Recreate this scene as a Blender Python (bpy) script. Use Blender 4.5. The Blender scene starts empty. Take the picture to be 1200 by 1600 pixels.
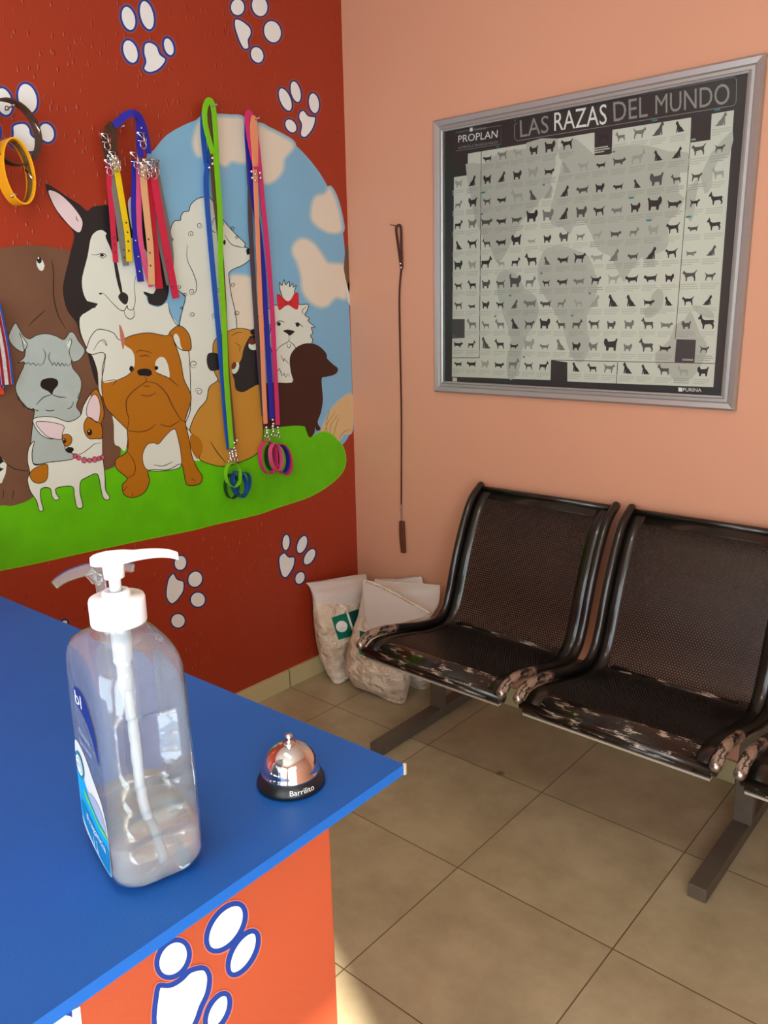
import bpy, bmesh, math, random
from mathutils import Vector, Matrix
from mathutils.geometry import tessellate_polygon
C = bpy.context.scene
COL = C.collection
PI = math.pi
random.seed(7)

# ------------------------------------------------------------------ camera
EYE = Vector((2.26898, -2.42367, 1.485))
RGT = Vector((0.75725802, 0.65280989, -0.01998861))
UPV = Vector((-0.14651927, 0.19962775, 0.96885544))
FWD = Vector((-0.6364687, 0.73074483, -0.24681894))
FPX = 1254.27
cam = bpy.data.cameras.new('camera')
cam.sensor_fit = 'VERTICAL'; cam.sensor_height = 32; cam.lens = FPX * 32 / 1600
cam.clip_start = 0.02; cam.clip_end = 100
camo = bpy.data.objects.new('camera', cam); COL.objects.link(camo)
camo.matrix_world = Matrix(((RGT.x, UPV.x, -FWD.x, EYE.x), (RGT.y, UPV.y, -FWD.y, EYE.y), (RGT.z, UPV.z, -FWD.z, EYE.z), (0, 0, 0, 1)))
C.camera = camo

# ------------------------------------------------------------------ light
C.view_settings.view_transform = 'Standard'; C.view_settings.look = 'None'
C.view_settings.gamma = 1; C.view_settings.use_curve_mapping = False
C.view_settings.exposure = 0.0
w = bpy.data.worlds.new('sky'); C.world = w; w.use_nodes = True
w.node_tree.nodes['Background'].inputs[0].default_value = (0.75, 0.88, 1.0, 1)
w.node_tree.nodes['Background'].inputs[1].default_value = 4.5
def area(name, loc, target, sx, sy, power, col):
    l = bpy.data.lights.new(name, 'AREA'); l.shape = 'RECTANGLE'; l.size = sx; l.size_y = sy
    l.energy = power; l.color = col
    o = bpy.data.objects.new(name, l); COL.objects.link(o); o.location = loc
    o.rotation_euler = (Vector(target) - Vector(loc)).to_track_quat('-Z', 'Y').to_euler()
    return o
area('doorway_daylight', (3.26, -3.15, 1.25), (0.0, -2.4, 1.0), 1.1, 2.0, 30, (0.88, 1.0, 1.0))
area('shopfront_daylight', (1.9, -4.12, 1.35), (1.0, 0, 1.0), 2.2, 1.9, 28, (0.90, 1.0, 0.97))
area('ceiling_area_light', (1.7, -2.2, 2.7), (1.7, -2.2, 0), 0.9, 0.25, 12, (1.0, 0.92, 0.72))  # warm area light below the ceiling, out of view, no fixture modelled
sun = bpy.data.lights.new('sun', 'SUN'); sun.energy = 16; sun.angle = 0.03; sun.color = (1.0, 0.93, 0.8)
so = bpy.data.objects.new('sun', sun); COL.objects.link(so)
SD = Vector((-1.94, 0.9, -1.75)).normalized()
so.rotation_euler = SD.to_track_quat('-Z', 'Y').to_euler(); so.location = (5, -3.5, 3.5)

# ------------------------------------------------------------------ helpers
def U(px, axis, val):
    """where a point measured on the photograph (1200x1600) meets the plane axis = val"""
    d = FWD + RGT * ((px[0] - 600) / FPX) - UPV * ((px[1] - 800) / FPX)
    t = (val - EYE[axis]) / d[axis]
    return EYE + d * t
def lin(c): return c / 12.92 if c <= 0.04045 else ((c + 0.055) / 1.055) ** 2.4
def rgb(r, g, b): return (lin(r / 255), lin(g / 255), lin(b / 255), 1)
MATS = {}
def mat(name, col=(200, 200, 200), rough=0.5, metal=0.0, spec=0.5, var=0.0, vscale=8, bump=0.0, bscale=60,
        trans=0.0, ior=1.45, alpha=1.0, coat=0.0, sheen=0.0):
    if name in MATS: return MATS[name]
    m = bpy.data.materials.new(name); m.use_nodes = True
    nt = m.node_tree; N = nt.nodes; L = nt.links; b = N['Principled BSDF']
    c = rgb(*col)
    b.inputs['Base Color'].default_value = c; b.inputs['Roughness'].default_value = rough
    b.inputs['Metallic'].default_value = metal; b.inputs['Specular IOR Level'].default_value = spec
    b.inputs['Transmission Weight'].default_value = trans; b.inputs['IOR'].default_value = ior
    b.inputs['Alpha'].default_value = alpha; b.inputs['Coat Weight'].default_value = coat
    b.inputs['Sheen Weight'].default_value = sheen
    tc = N.new('ShaderNodeTexCoord')
    if var:
        n = N.new('ShaderNodeTexNoise'); n.inputs['Scale'].default_value = vscale; n.inputs['Detail'].default_value = 4
        L.new(tc.outputs['Object'], n.inputs['Vector'])
        mx = N.new('ShaderNodeMixRGB'); mx.inputs[1].default_value = tuple(x * (1 - var) for x in c[:3]) + (1,)
        mx.inputs[2].default_value = tuple(min(1, x * (1 + var)) for x in c[:3]) + (1,)
        L.new(n.outputs['Fac'], mx.inputs[0]); L.new(mx.outputs[0], b.inputs['Base Color'])
    if bump:
        n2 = N.new('ShaderNodeTexNoise'); n2.inputs['Scale'].default_value = bscale; n2.inputs['Detail'].default_value = 3
        L.new(tc.outputs['Object'], n2.inputs['Vector'])
        bp = N.new('ShaderNodeBump'); bp.inputs['Strength'].default_value = bump; bp.inputs['Distance'].default_value = 0.004
        L.new(n2.outputs['Fac'], bp.inputs['Height']); L.new(bp.outputs[0], b.inputs['Normal'])
    MATS[name] = m; return m

def catmull(pts, closed=False, n=6):
    P = [Vector(p) for p in pts]; out = []; k = len(P)
    if k < 3 and not closed: return P
    for i in range(k if closed else k - 1):
        if closed: a, b, c, d = P[(i - 1) % k], P[i], P[(i + 1) % k], P[(i + 2) % k]
        else: a, b, c, d = P[max(i - 1, 0)], P[i], P[i + 1], P[min(i + 2, k - 1)]
        for j in range(n):
            t = j / n
            out.append(0.5 * ((2 * b) + (c - a) * t + (2 * a - 5 * b + 4 * c - d) * t * t + (3 * b - a - 3 * c + d) * t ** 3))
    if not closed: out.append(P[-1])
    return out

class MB:
    def __init__(s): s.v = []; s.f = []; s.m = []; s.mats = []; s.sm = []
    def mi(s, m):
        if m not in s.mats: s.mats.append(m)
        return s.mats.index(m)
    def add(s, verts, faces, m, smooth=False):
        b = len(s.v); s.v += [Vector(v) for v in verts]; k = s.mi(m)
        for f in faces: s.f.append([b + i for i in f]); s.m.append(k); s.sm.append(smooth)
    def box(s, lo, hi, m, M=None):
        x0, y0, z0 = lo; x1, y1, z1 = hi
        v = [Vector(p) for p in [(x0, y0, z0), (x1, y0, z0), (x1, y1, z0), (x0, y1, z0), (x0, y0, z1), (x1, y0, z1), (x1, y1, z1), (x0, y1, z1)]]
        if M: v = [M @ p for p in v]
        s.add(v, [(0, 3, 2, 1), (4, 5, 6, 7), (0, 1, 5, 4), (1, 2, 6, 5), (2, 3, 7, 6), (3, 0, 4, 7)], m)
    def rings(s, rings, m, closed=False, cap=True, smooth=True):
        n = len(rings[0]); v = [p for r in rings for p in r]; f = []; k = len(rings)
        for i in range(k if closed else k - 1):
            a = i * n; b = ((i + 1) % k) * n
            for j in range(n): f.append((a + j, a + (j + 1) % n, b + (j + 1) % n, b + j))
        if cap and not closed: f.append(tuple(range(n))[::-1]); f.append(tuple((k - 1) * n + j for j in range(n)))
        s.add(v, f, m, smooth)
    def lathe(s, c, prof, m, n=32, smooth=True, M=None):
        c = Vector(c); R = []
        for r, z in prof:
            ring = [Vector((max(r, 1e-5) * math.cos(2 * PI * j / n), max(r, 1e-5) * math.sin(2 * PI * j / n), z)) for j in range(n)]
            if M: ring = [M @ p for p in ring]
            R.append([c + p for p in ring])
        s.rings(R, m, smooth=smooth)
    def tube(s, pts, r, m, n=10, closed=False):
        P = [Vector(p) for p in pts]; R = []; k = len(P); up = None
        for i in range(k):
            if closed: t = P[(i + 1) % k] - P[i - 1]
            else: t = P[min(i + 1, k - 1)] - P[max(i - 1, 0)]
            t.normalize()
            if up is None: up = Vector((0, 0, 1)) if abs(t.z) < .9 else Vector((1, 0, 0))
            a = (up - t * up.dot(t)).normalized(); b = t.cross(a); up = a
            rr = r[i] if isinstance(r, (list, tuple)) else r
            R.append([P[i] + (a * math.cos(2 * PI * j / n) + b * math.sin(2 * PI * j / n)) * rr for j in range(n)])
        s.rings(R, m, closed=closed)
    def strap(s, pts, w, t, nrm, m, closed=False):
        """flat band along pts; nrm = direction of its thickness (vector or function of i)"""
        P = [Vector(p) for p in pts]; R = []; k = len(P)
        for i in range(k):
            if closed: d = P[(i + 1) % k] - P[i - 1]
            else: d = P[min(i + 1, k - 1)] - P[max(i - 1, 0)]
            d.normalize(); nn = Vector(nrm(i)) if callable(nrm) else Vector(nrm)
            a = d.cross(nn).normalized(); b = a.cross(d).normalized()
            ww = w(i / max(1, k - 1)) if callable(w) else w
            R.append([P[i] + a * ww / 2 + b * t / 2, P[i] - a * ww / 2 + b * t / 2, P[i] - a * ww / 2 - b * t / 2, P[i] + a * ww / 2 - b * t / 2])
        s.rings(R, m, closed=closed, smooth=False)
    def poly(s, pts, m):
        P = [Vector(p) for p in pts]
        tri = tessellate_polygon([P])
        s.add(P, [tuple(t) for t in tri], m)
    def ball(s, c, r, m, n=10):
        c = Vector(c); R = []
        for i in range(n + 1):
            a = PI * i / n
            R.append([c + Vector((max(math.sin(a), 1e-3) * math.cos(2 * PI * j / 12), max(math.sin(a), 1e-3) * math.sin(2 * PI * j / 12), -math.cos(a))) * r for j in range(12)])
        s.rings(R, m)
    def build(s, name, parent=None, label=None, cat=None, group=None, kind=None, bevel=0, fix=True):
        me = bpy.data.meshes.new(name); me.from_pydata([tuple(v) for v in s.v], [], s.f)
        for m in s.mats: me.materials.append(m)
        me.polygons.foreach_set('material_index', s.m); me.polygons.foreach_set('use_smooth', s.sm); me.update()
        if fix:
            bm = bmesh.new(); bm.from_mesh(me); bmesh.ops.recalc_face_normals(bm, faces=bm.faces); bm.to_mesh(me); bm.free()
        o = bpy.data.objects.new(name, me); COL.objects.link(o)
        if parent: o.parent = parent; o.matrix_parent_inverse = Matrix.Translation(-parent.location)
        tag(o, label, cat, group, kind)
        if bevel:
            b = o.modifiers.new('bevel', 'BEVEL'); b.width = bevel; b.segments = 2; b.limit_method = 'ANGLE'
        return o
def tag(o, label=None, cat=None, group=None, kind=None):
    if label: o['label'] = label
    if cat: o['category'] = cat
    if group: o['group'] = group
    if kind: o['kind'] = kind
    return o
def empty(name, loc, label, cat, group=None):
    o = bpy.data.objects.new(name, None); COL.objects.link(o); o.location = loc; o.empty_display_size = .05
    return tag(o, label, cat, group)
_tc = {}
def text_tris(s):
    if s in _tc: return _tc[s]
    cu = bpy.data.curves.new('t', 'FONT'); cu.body = s; cu.resolution_u = 3
    ob = bpy.data.objects.new('t', cu); COL.objects.link(ob)
    me = bpy.data.meshes.new_from_object(ob)
    v = [p.co.copy() for p in me.vertices]; f = [tuple(p.vertices) for p in me.polygons]
    bpy.data.objects.remove(ob); bpy.data.meshes.remove(me); bpy.data.curves.remove(cu)
    x0 = min(p.x for p in v); x1 = max(p.x for p in v); y0 = min(p.y for p in v); y1 = max(p.y for p in v)
    v = [((p.x - x0) / (x1 - x0), (p.y - y0) / (y1 - y0)) for p in v]
    _tc[s] = (v, f); return _tc[s]
def add_text(mb, s, fn, m):
    """fn maps (u,v) in 0..1 over the text's box to 3D"""
    v, f = text_tris(s); mb.add([fn(a, b) for a, b in v], f, m)

# ------------------------------------------------------------------ materials
def wall_mat(name, col, rough, bump, var, streak=False):
    m = mat(name, col, rough, var=var, vscale=1.6, bump=bump, bscale=45)
    if streak:
        nt = m.node_tree; N = nt.nodes; L = nt.links; b = N['Principled BSDF']
        tc = N.new('ShaderNodeTexCoord'); mp = N.new('ShaderNodeMapping'); mp.inputs['Scale'].default_value = (60, 60, 24)
        vo = N.new('ShaderNodeTexVoronoi'); vo.inputs['Scale'].default_value = 1.0; vo.inputs['Randomness'].default_value = 1
        cr = N.new('ShaderNodeValToRGB'); cr.color_ramp.elements[0].position = 0.0; cr.color_ramp.elements[0].color = (1, 1, 1, 1)
        cr.color_ramp.elements[1].position = 0.22; cr.color_ramp.elements[1].color = (0, 0, 0, 1)
        L.new(tc.outputs['Object'], mp.inputs[0]); L.new(mp.outputs[0], vo.inputs['Vector']); L.new(vo.outputs['Distance'], cr.inputs[0])
        bp = N.new('ShaderNodeBump'); bp.inputs['Strength'].default_value = 0.8; bp.inputs['Distance'].default_value = 0.004
        old = [l for l in L if l.to_socket == b.inputs['Normal']]
        if old: L.new(old[0].from_socket, bp.inputs['Normal'])
        L.new(cr.outputs[0], bp.inputs['Height']); L.new(bp.outputs[0], b.inputs['Normal'])
    return m
M_RED = wall_mat('red_wall_paint', (160, 54, 30), 0.34, 0.12, 0.06, True)
M_PINK = wall_mat('salmon_wall_paint', (206, 149, 120), 0.55, 0.08, 0.05)
M_CEIL = mat('ceiling_paint', (225, 215, 200), 0.8)
M_OUT = mat('plain_wall_paint', (214, 170, 145), 0.7)
M_BLACK = mat('black_line_paint', (22, 22, 24), 0.4)
M_CHROME = mat('chrome', (225, 225, 228), 0.08, 1.0)
M_STEEL = mat('steel', (170, 168, 165), 0.3, 1.0)

def tile_mat():
    m = bpy.data.materials.new('floor_tile'); m.use_nodes = True; nt = m.node_tree; N = nt.nodes; L = nt.links; b = N['Principled BSDF']
    tc = N.new('ShaderNodeTexCoord'); sp = N.new('ShaderNodeSeparateXYZ'); L.new(tc.outputs['Object'], sp.inputs[0])
    def mth(op, a, v=None, v2=None):
        n = N.new('ShaderNodeMath'); n.operation = op
        if isinstance(a, (int, float)): n.inputs[0].default_value = a
        else: L.new(a, n.inputs[0])
        if v is not None:
            if isinstance(v, (int, float)): n.inputs[1].default_value = v
            else: L.new(v, n.inputs[1])
        return n.outputs[0]
    S = 0.4504; ds = []; ids = []
    for ax, off in (('X', 1.169), ('Y', -0.4345)):
        t = mth('DIVIDE', mth('SUBTRACT', sp.outputs[ax], off), S)
        fr = mth('FRACT', t); ids.append(mth('FLOOR', t))
        ds.append(mth('MINIMUM', fr, mth('SUBTRACT', 1.0, fr)))
    d = mth('MINIMUM', ds[0], ds[1])
    g = mth('LESS_THAN', d, 0.0036)
    n1 = N.new('ShaderNodeTexNoise'); n1.inputs['Scale'].default_value = 5; n1.inputs['Detail'].default_value = 6; n1.inputs['Roughness'].default_value = .65
    cb = N.new('ShaderNodeCombineXYZ'); L.new(mth('ADD', sp.outputs['X'], mth('MULTIPLY', ids[0], 3.7)), cb.inputs[0]); L.new(mth('ADD', sp.outputs['Y'], mth('MULTIPLY', ids[1], 5.3)), cb.inputs[1])
    L.new(cb.outputs[0], n1.inputs['Vector'])
    cr = N.new('ShaderNodeValToRGB'); e = cr.color_ramp.elements
    e[0].position = .3; e[0].color = rgb(156, 141, 110); e[1].position = .7; e[1].color = rgb(184, 169, 137)
    L.new(n1.outputs['Fac'], cr.inputs[0])
    mx = N.new('ShaderNodeMixRGB'); L.new(g, mx.inputs[0]); L.new(cr.outputs[0], mx.inputs[1]); mx.inputs[2].default_value = rgb(96, 80, 58)
    # one brown stain on the grout in front of the bench
    vs = N.new('ShaderNodeVectorMath'); vs.operation = 'DISTANCE'; L.new(tc.outputs['Object'], vs.inputs[0])
    st = U((782, 1208), 2, 0); vs.inputs[1].default_value = (st.x, st.y, 0)
    sm = N.new('ShaderNodeMapRange'); L.new(vs.outputs['Value'], sm.inputs[0]); sm.inputs[1].default_value = .006; sm.inputs[2].default_value = .018; sm.inputs[3].default_value = .75; sm.inputs[4].default_value = 0
    m2 = N.new('ShaderNodeMixRGB'); L.new(sm.outputs[0], m2.inputs[0]); L.new(mx.outputs[0], m2.inputs[1]); m2.inputs[2].default_value = rgb(92, 60, 26)
    L.new(m2.outputs[0], b.inputs['Base Color'])
    b.inputs['Roughness'].default_value = 0.34
    bp = N.new('ShaderNodeBump'); bp.inputs['Strength'].default_value = .3; bp.inputs['Distance'].default_value = .002
    L.new(mth('SUBTRACT', 1.0, g), bp.inputs['Height']); L.new(bp.outputs[0], b.inputs['Normal'])
    return m
M_TILE = tile_mat()
M_BASE = mat('baseboard_tile', (196, 184, 138), 0.4, var=.06, vscale=5)
M_GROUT = mat('grout', (92, 72, 48), 0.8)

# ------------------------------------------------------------------ the room
XR, YF, ZC = 3.35, -4.25, 2.8
mb = MB(); mb.box((-0.15, YF - .15, -0.1), (XR + .15, 0.15, 0), M_TILE); mb.build('floor', kind='structure')
mb = MB(); mb.box((-0.15, YF - .15, ZC), (XR + .15, 0.15, ZC + .1), M_CEIL); mb.build('ceiling', kind='structure')
mb = MB(); mb.box((-0.15, YF - .15, 0), (0, 0.0, ZC), M_RED); WL = mb.build('wall_left', kind='structure')
mb = MB(); mb.box((-0.15, 0, 0), (XR + .15, 0.15, ZC), M_PINK); WB = mb.build('wall_back', kind='structure')
mb = MB()   # right wall: a doorway, and an unseen high transom added to shape the sun patch
for lo, hi in (((XR, YF, 0), (XR + .15, -3.75, ZC)), ((XR, -2.55, 0), (XR + .15, 0, 1.78)), ((XR, -3.75, 2.3), (XR + .15, -3.0, ZC)),
               ((XR, -3.0, 2.3), (XR + .15, 0, ZC)), ((XR, -2.37, 1.78), (XR + .15, 0, 2.3)), ((XR, -3.75, 2.2), (XR + .15, -3.0, 2.3))):
    mb.box(lo, hi, M_OUT)
mb.build('wall_right', kind='structure')
mb = MB()   # front wall around the shopfront opening
for lo, hi in (((0, YF - .15, 0), (0.8, YF, ZC)), ((3.0, YF - .15, 0), (XR, YF, ZC)), ((0.8, YF - .15, 2.35), (3.0, YF, ZC)), ((0.8, YF - .15, 0), (3.0, YF, 0.35))):
    mb.box(lo, hi, M_OUT)
mb.build('wall_front', kind='structure')
mb = MB(); mb.box((0.0, -0.012, 0), (XR, 0, 0.068), M_BASE); mb.box((0.0, -0.013, 0.068), (XR, 0, 0.075), M_BASE)
for k in range(-2, 5):
    x = 1.169 + k * .4504
    if x > .02: mb.box((x - .0015, -0.0135, 0), (x + .0015, 0, .0752), M_GROUT)
mb.build('baseboard_back', kind='structure')
mb = MB(); mb.box((0.0, YF, 0), (0.012, -0.0125, 0.075), M_BASE)
for k in range(0, 9):
    y = -0.4345 - k * .4504
    mb.box((0, y - .0015, 0), (0.0135, y + .0015, .0752), M_GROUT)
mb.build('baseboard_left', kind='structure')

# ------------------------------------------------------------------ the mural painted on the red wall
LAY = 0.00022
class Paint(MB):
    def __init__(s, view=(0, 0, 1.0), axis=0, base=0.0, sgn=1):
        super().__init__(); s.o = view; s.axis = axis; s.base = base; s.sgn = sgn
    def view(s, x, y, k): s.o = (x, y, k); return s
    def P(s, p, lay): return U((s.o[0] + p[0] / s.o[2], s.o[1] + p[1] / s.o[2]), s.axis, s.base + s.sgn * LAY * lay)
    def fill(s, pts, m, lay, smooth=True, n=5):
        q = [Vector((a, b, 0)) for a, b in pts]
        if smooth: q = catmull(q, True, n)
        s.poly([s.P((a.x, a.y), lay) for a in q], m)
    def line(s, pts, w, m, lay, n=6, taper=True, closed=False):
        """a brush stroke, w in photo pixels"""
        q = catmull([Vector((a, b, 0)) for a, b in pts], closed, n)
        w *= s.o[2]; k = len(q); L = []; Rr = []
        for i in range(k):
            d = (q[(i + 1) % k] - q[i - 1]) if closed else (q[min(i + 1, k - 1)] - q[max(i - 1, 0)])
            if d.length < 1e-6: d = Vector((1, 0, 0))
            d.normalize(); nn = Vector((-d.y, d.x, 0))
            ww = w / 2 * ((0.45 + 0.55 * math.sin(PI * (i + .5) / k)) if taper and not closed else 1)
            L.append(s.P((q[i] + nn * ww)[:2], lay)); Rr.append(s.P((q[i] - nn * ww)[:2], lay))
        f = [(i, (i + 1) % k, k + (i + 1) % k, k + i) for i in range(k if closed else k - 1)]
        s.add(L + Rr, f, m)
    def outlined(s, pts, m, lay, w=1.3, lm=None, n=5):
        s.fill(pts, m, lay, n=n); s.line(pts, w, lm or M_BLACK, lay + .5, closed=True)
    def grow(s, pts, d):
        q = catmull([Vector((a, b, 0)) for a, b in pts], True, 4); k = len(q); out = []
        ar = sum(q[i].x * q[(i + 1) % k].y - q[(i + 1) % k].x * q[i].y for i in range(k)); sg = 1 if ar > 0 else -1
        for i in range(k):
            t = q[(i + 1) % k] - q[i - 1]; t.normalize(); out.append(((q[i].x + t.y * d * sg * s.o[2]), (q[i].y - t.x * d * sg * s.o[2])))
        return out
    def ell(s, cx, cy, rx, ry, a=0, n=14):
        a = math.radians(a); out = []
        for i in range(n):
            t = 2 * PI * i / n; x = rx * math.cos(t); y = ry * math.sin(t)
            out.append((cx + x * math.cos(a) - y * math.sin(a), cy + x * math.sin(a) + y * math.cos(a)))
        return out
    def spiral(s, cx, cy, r, turns, m, lay, w=1.1, a0=0, d=1):
        s.line([(cx + r * (1 - .8 * t / 12) * math.cos(a0 + d * turns * 2 * PI * t / 12), cy + r * (1 - .8 * t / 12) * math.sin(a0 + d * turns * 2 * PI * t / 12)) for t in range(13)], w, m, lay, n=3)

PW = dict(rough=0.4, var=.05, vscale=6)
SKY = mat('mural_sky', (128, 184, 218), **PW); SKY2 = mat('mural_sky_haze', (160, 196, 214), **PW)
CLO = mat('mural_cloud', (226, 218, 200), **PW); CLO2 = mat('mural_cloud_edge', (190, 204, 208), **PW)
GRN = mat('mural_grass', (98, 196, 6), rough=.4, var=.25, vscale=9); GRN2 = mat('mural_grass_light', (138, 206, 22), rough=.4, var=.15, vscale=12)
SAND = mat('mural_sand', (214, 184, 136), **PW); STRAW = mat('mural_straw', (170, 148, 78), **PW)
BRO = mat('mural_brown', (112, 80, 60), rough=.4, var=.22, vscale=10); HBL = mat('mural_soft_black', (36, 36, 38), rough=.38, var=.2, vscale=14)
WHT = mat('mural_white', (220, 228, 216), **PW); PNK = mat('mural_pink', (226, 208, 212), **PW)
GRY = mat('mural_grey', (172, 188, 184), rough=.4, var=.12, vscale=14); TAN = mat('mural_tan', (196, 142, 52), **PW)
BUL = mat('mural_ochre', (178, 112, 18), **PW); DAC = mat('mural_dark_brown', (62, 32, 24), **PW)
BOW = mat('mural_bow_red', (206, 40, 52), **PW); BEAD = mat('mural_bead', (206, 92, 120), **PW)
PBL = mat('paw_blue', (22, 62, 148), rough=.4); PBD = mat('paw_navy', (30, 42, 104), rough=.4); PHA = mat('paw_halo', (166, 66, 50), rough=.4)
PHB = mat('paw_halo_inner', (128, 88, 112), rough=.4)
PWH = mat('paw_white', (236, 240, 238), **PW); RST = mat('mural_smudge', (196, 120, 104), rough=.5)
EYB = mat('mural_eye_brown', (110, 50, 24), rough=.4)

# sky, clouds, sand
p = Paint(); p.view(0, 0, 1)
p.fill([(228, 250), (240, 235), (262, 210), (300, 190), (335, 181), (385, 186), (420, 198), (455, 221), (485, 251), (508, 284), (524, 320), (533, 352), (537, 372), (541, 420), (545, 470), (548, 540), (550, 600), (551, 640), (550, 668), (520, 705), (400, 740), (260, 720), (200, 560), (215, 380)], SKY, 1)
p.view(270, 0, 4)
def cloud(pts, lay=2):
    for i, t in enumerate((.12, .25, .4, .55, .7, .85)):
        p.fill(p.grow(pts, 4.2 - i * 1.1), mat('mural_cloud_blend_%d' % i, tuple(a * (1 - t) + b * t for a, b in zip((128, 184, 214), (222, 216, 200))), rough=.4), lay + i * .3, False)
    p.fill(p.grow(pts, -2.6), CLO, lay + 1.9, False)
cloud([(175, 745), (260, 728), (360, 732), (440, 745), (462, 860), (470, 1010), (430, 1020), (370, 1010), (330, 1040), (280, 1020), (190, 985), (150, 970), (125, 900), (140, 810)])
cloud([(535, 790), (600, 810), (680, 850), (745, 890), (750, 930), (700, 990), (690, 1060), (650, 1120), (590, 1150), (560, 1120), (540, 960)])
p.view(260, 270, 4)
cloud([(1020, 95), (1060, 170), (1090, 290), (1096, 360), (1050, 378), (980, 360), (910, 300), (905, 220), (930, 150), (990, 130)])
cloud([(790, 460), (830, 415), (880, 415), (930, 450), (975, 510), (1010, 560), (1090, 570), (1135, 600), (1140, 700), (1120, 790), (1060, 780), (1010, 830), (960, 840), (900, 810), (850, 740), (840, 650), (815, 560), (790, 510)])
cloud([(400, 650), (470, 640), (520, 650), (560, 700), (600, 900), (560, 980), (470, 985), (430, 960), (400, 780)])
p.view(260, 500, 4)
p.fill(p.grow([(1160, 470), (1090, 495), (1040, 545), (1000, 615), (965, 700), (1000, 730), (1075, 755), (1110, 715), (1160, 690)], 1.5), SKY2, 3.6, False)
p.fill([(1160, 470), (1090, 495), (1040, 545), (1000, 615), (965, 700), (1000, 730), (1075, 755), (1110, 715), (1160, 690)], SAND, 4)
for a in [((990, 700), (1010, 640), (1060, 570)), ((1020, 710), (1030, 650), (1075, 590)), ((1045, 730), (1060, 660), (1080, 610)), ((1005, 700), (1000, 640), (1020, 560)), ((1080, 740), (1110, 700), (1150, 685))]:
    p.line(a, 1.4, STRAW, 4.6)
p.view(0, 0, 1)
p.fill([(540, 384), (537, 420), (540, 436), (546, 460), (547, 420), (545, 385)], BRO, 4, False)
p.fill([(546, 436), (541, 452), (543, 470), (548, 480), (548, 440)], WHT, 4, False)
p.build('painted_sky', WL, 'painted blue sky with cream clouds')
# grass
p = Paint()
G = [(435, 666), (475, 665), (480, 673), (484, 681), (492, 680), (505, 675), (518, 679), (527, 688), (535, 697), (540, 716), (536, 735), (522, 751), (500, 767), (475, 779), (435, 792), (400, 804), (335, 819), (300, 828), (225, 843), (140, 861), (50, 881), (0, 891), (-60, 904), (-66, 800), (0, 790), (30, 786), (50, 755), (90, 715), (180, 700), (220, 705), (300, 715), (380, 690), (405, 668), (420, 660)]
p.fill(p.grow(G, 1.2), GRN2, 5.2, False); p.fill(G, GRN, 5.5)
p.build('painted_grass', WL, 'painted bright green lawn strip')
# brown dog
p = Paint()
p.fill([(-70, 420), (-40, 395), (0, 388), (30, 384), (60, 384), (90, 388), (115, 400), (140, 480), (165, 580), (186, 650), (184, 680), (189, 703), (183, 725), (165, 735), (140, 740), (80, 745), (50, 778), (20, 790), (0, 790), (-40, 800), (-72, 780), (-80, 600)], BRO, 6.5)
p.view(0, 270, 4)
p.line([(320, 545), (335, 620), (335, 760), (360, 880), (410, 975)], 1.6, M_BLACK, 7); p.line([(180, 955), (230, 905), (285, 858)], 1.6, M_BLACK, 7)
p.fill(p.ell(252, 572, 22, 42, -15), WHT, 7); p.fill(p.ell(245, 545, 15, 22, -10), M_BLACK, 7.4); p.fill(p.ell(240, 533, 5, 7), WHT, 7.7)
p.line([(236, 590), (262, 608), (280, 575)], 1.2, WHT, 7.5)
p.view(0, 500, 4)
p.line([(20, 880), (90, 930), (185, 945)], 1.4, M_BLACK, 7); p.line([(20, 1060), (22, 1110)], 1.3, M_BLACK, 7); p.line([(85, 1060), (78, 1120)], 1.3, M_BLACK, 7)
p.fill([(-30, 845), (5, 855), (42, 900), (35, 960), (10, 1020), (-30, 1020)], WHT, 7, False); p.fill([(-30, 845), (5, 852), (25, 885), (0, 900), (-30, 890)], M_BLACK, 7.4, False); p.fill([(-30, 915), (25, 930), (-10, 955), (-30, 950)], M_BLACK, 7.4, False)
p.build('painted_brown_dog', WL, 'painted big brown dog')
# poodle
p = Paint(view=(0, 500, 4)); p.fill([(1090, 90), (1250, 90), (1270, 400), (1260, 700), (1250, 880), (1190, 880), (1100, 700)], WHT, 6.1, False)
p.view(260, 270, 4)
p.outlined([(240, 150), (190, 165), (152, 200), (140, 238), (108, 245), (90, 275), (88, 296), (55, 300), (33, 330), (25, 370), (30, 400), (42, 418), (30, 440), (20, 560), (38, 680), (75, 735), (118, 775), (100, 860), (82, 950), (110, 1020), (140, 1120), (150, 1300), (150, 1480), (120, 1580), (200, 1620), (330, 1500), (430, 1200), (440, 975), (430, 870), (405, 760), (392, 660), (392, 625), (420, 602), (480, 575), (528, 535), (535, 495), (522, 478), (488, 462), (490, 440), (420, 370), (355, 295), (345, 255), (300, 190), (270, 155)], WHT, 6.2, 1.2)
p.line([(130, 450), (130, 540), (165, 620), (188, 690), (182, 745), (150, 765)], 1.2, M_BLACK, 7)
for c in [(208, 328, 20, 0), (155, 382, 20, 2), (160, 742, 20, 1), (118, 760, 14, 0), (80, 715, 14, 3), (163, 888, 18, 2), (172, 1195, 26, 1), (203, 1368, 26, 3), (305, 895, 22, 2), (325, 735, 16, 1), (415, 345, 14, 0), (440, 402, 12, 0), (418, 700, 16, 1), (442, 878, 18, 2), (97, 845, 10, 1)]:
    p.spiral(c[0], c[1], c[2], 1.4, M_BLACK, 7, 1.0, c[3])
p.line([(365, 390), (405, 445), (450, 462), (490, 468)], 1.2, M_BLACK, 7); p.fill([(500, 480), (520, 474), (536, 485), (538, 520), (526, 505), (505, 512)], M_BLACK, 7)
p.fill(p.ell(363, 435, 8, 16), M_BLACK, 7); p.line([(285, 330), (300, 285), (345, 290), (360, 330)], 1.2, M_BLACK, 7)
p.line([(280, 350), (295, 370), (310, 372)], 1.2, M_BLACK, 7)
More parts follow.
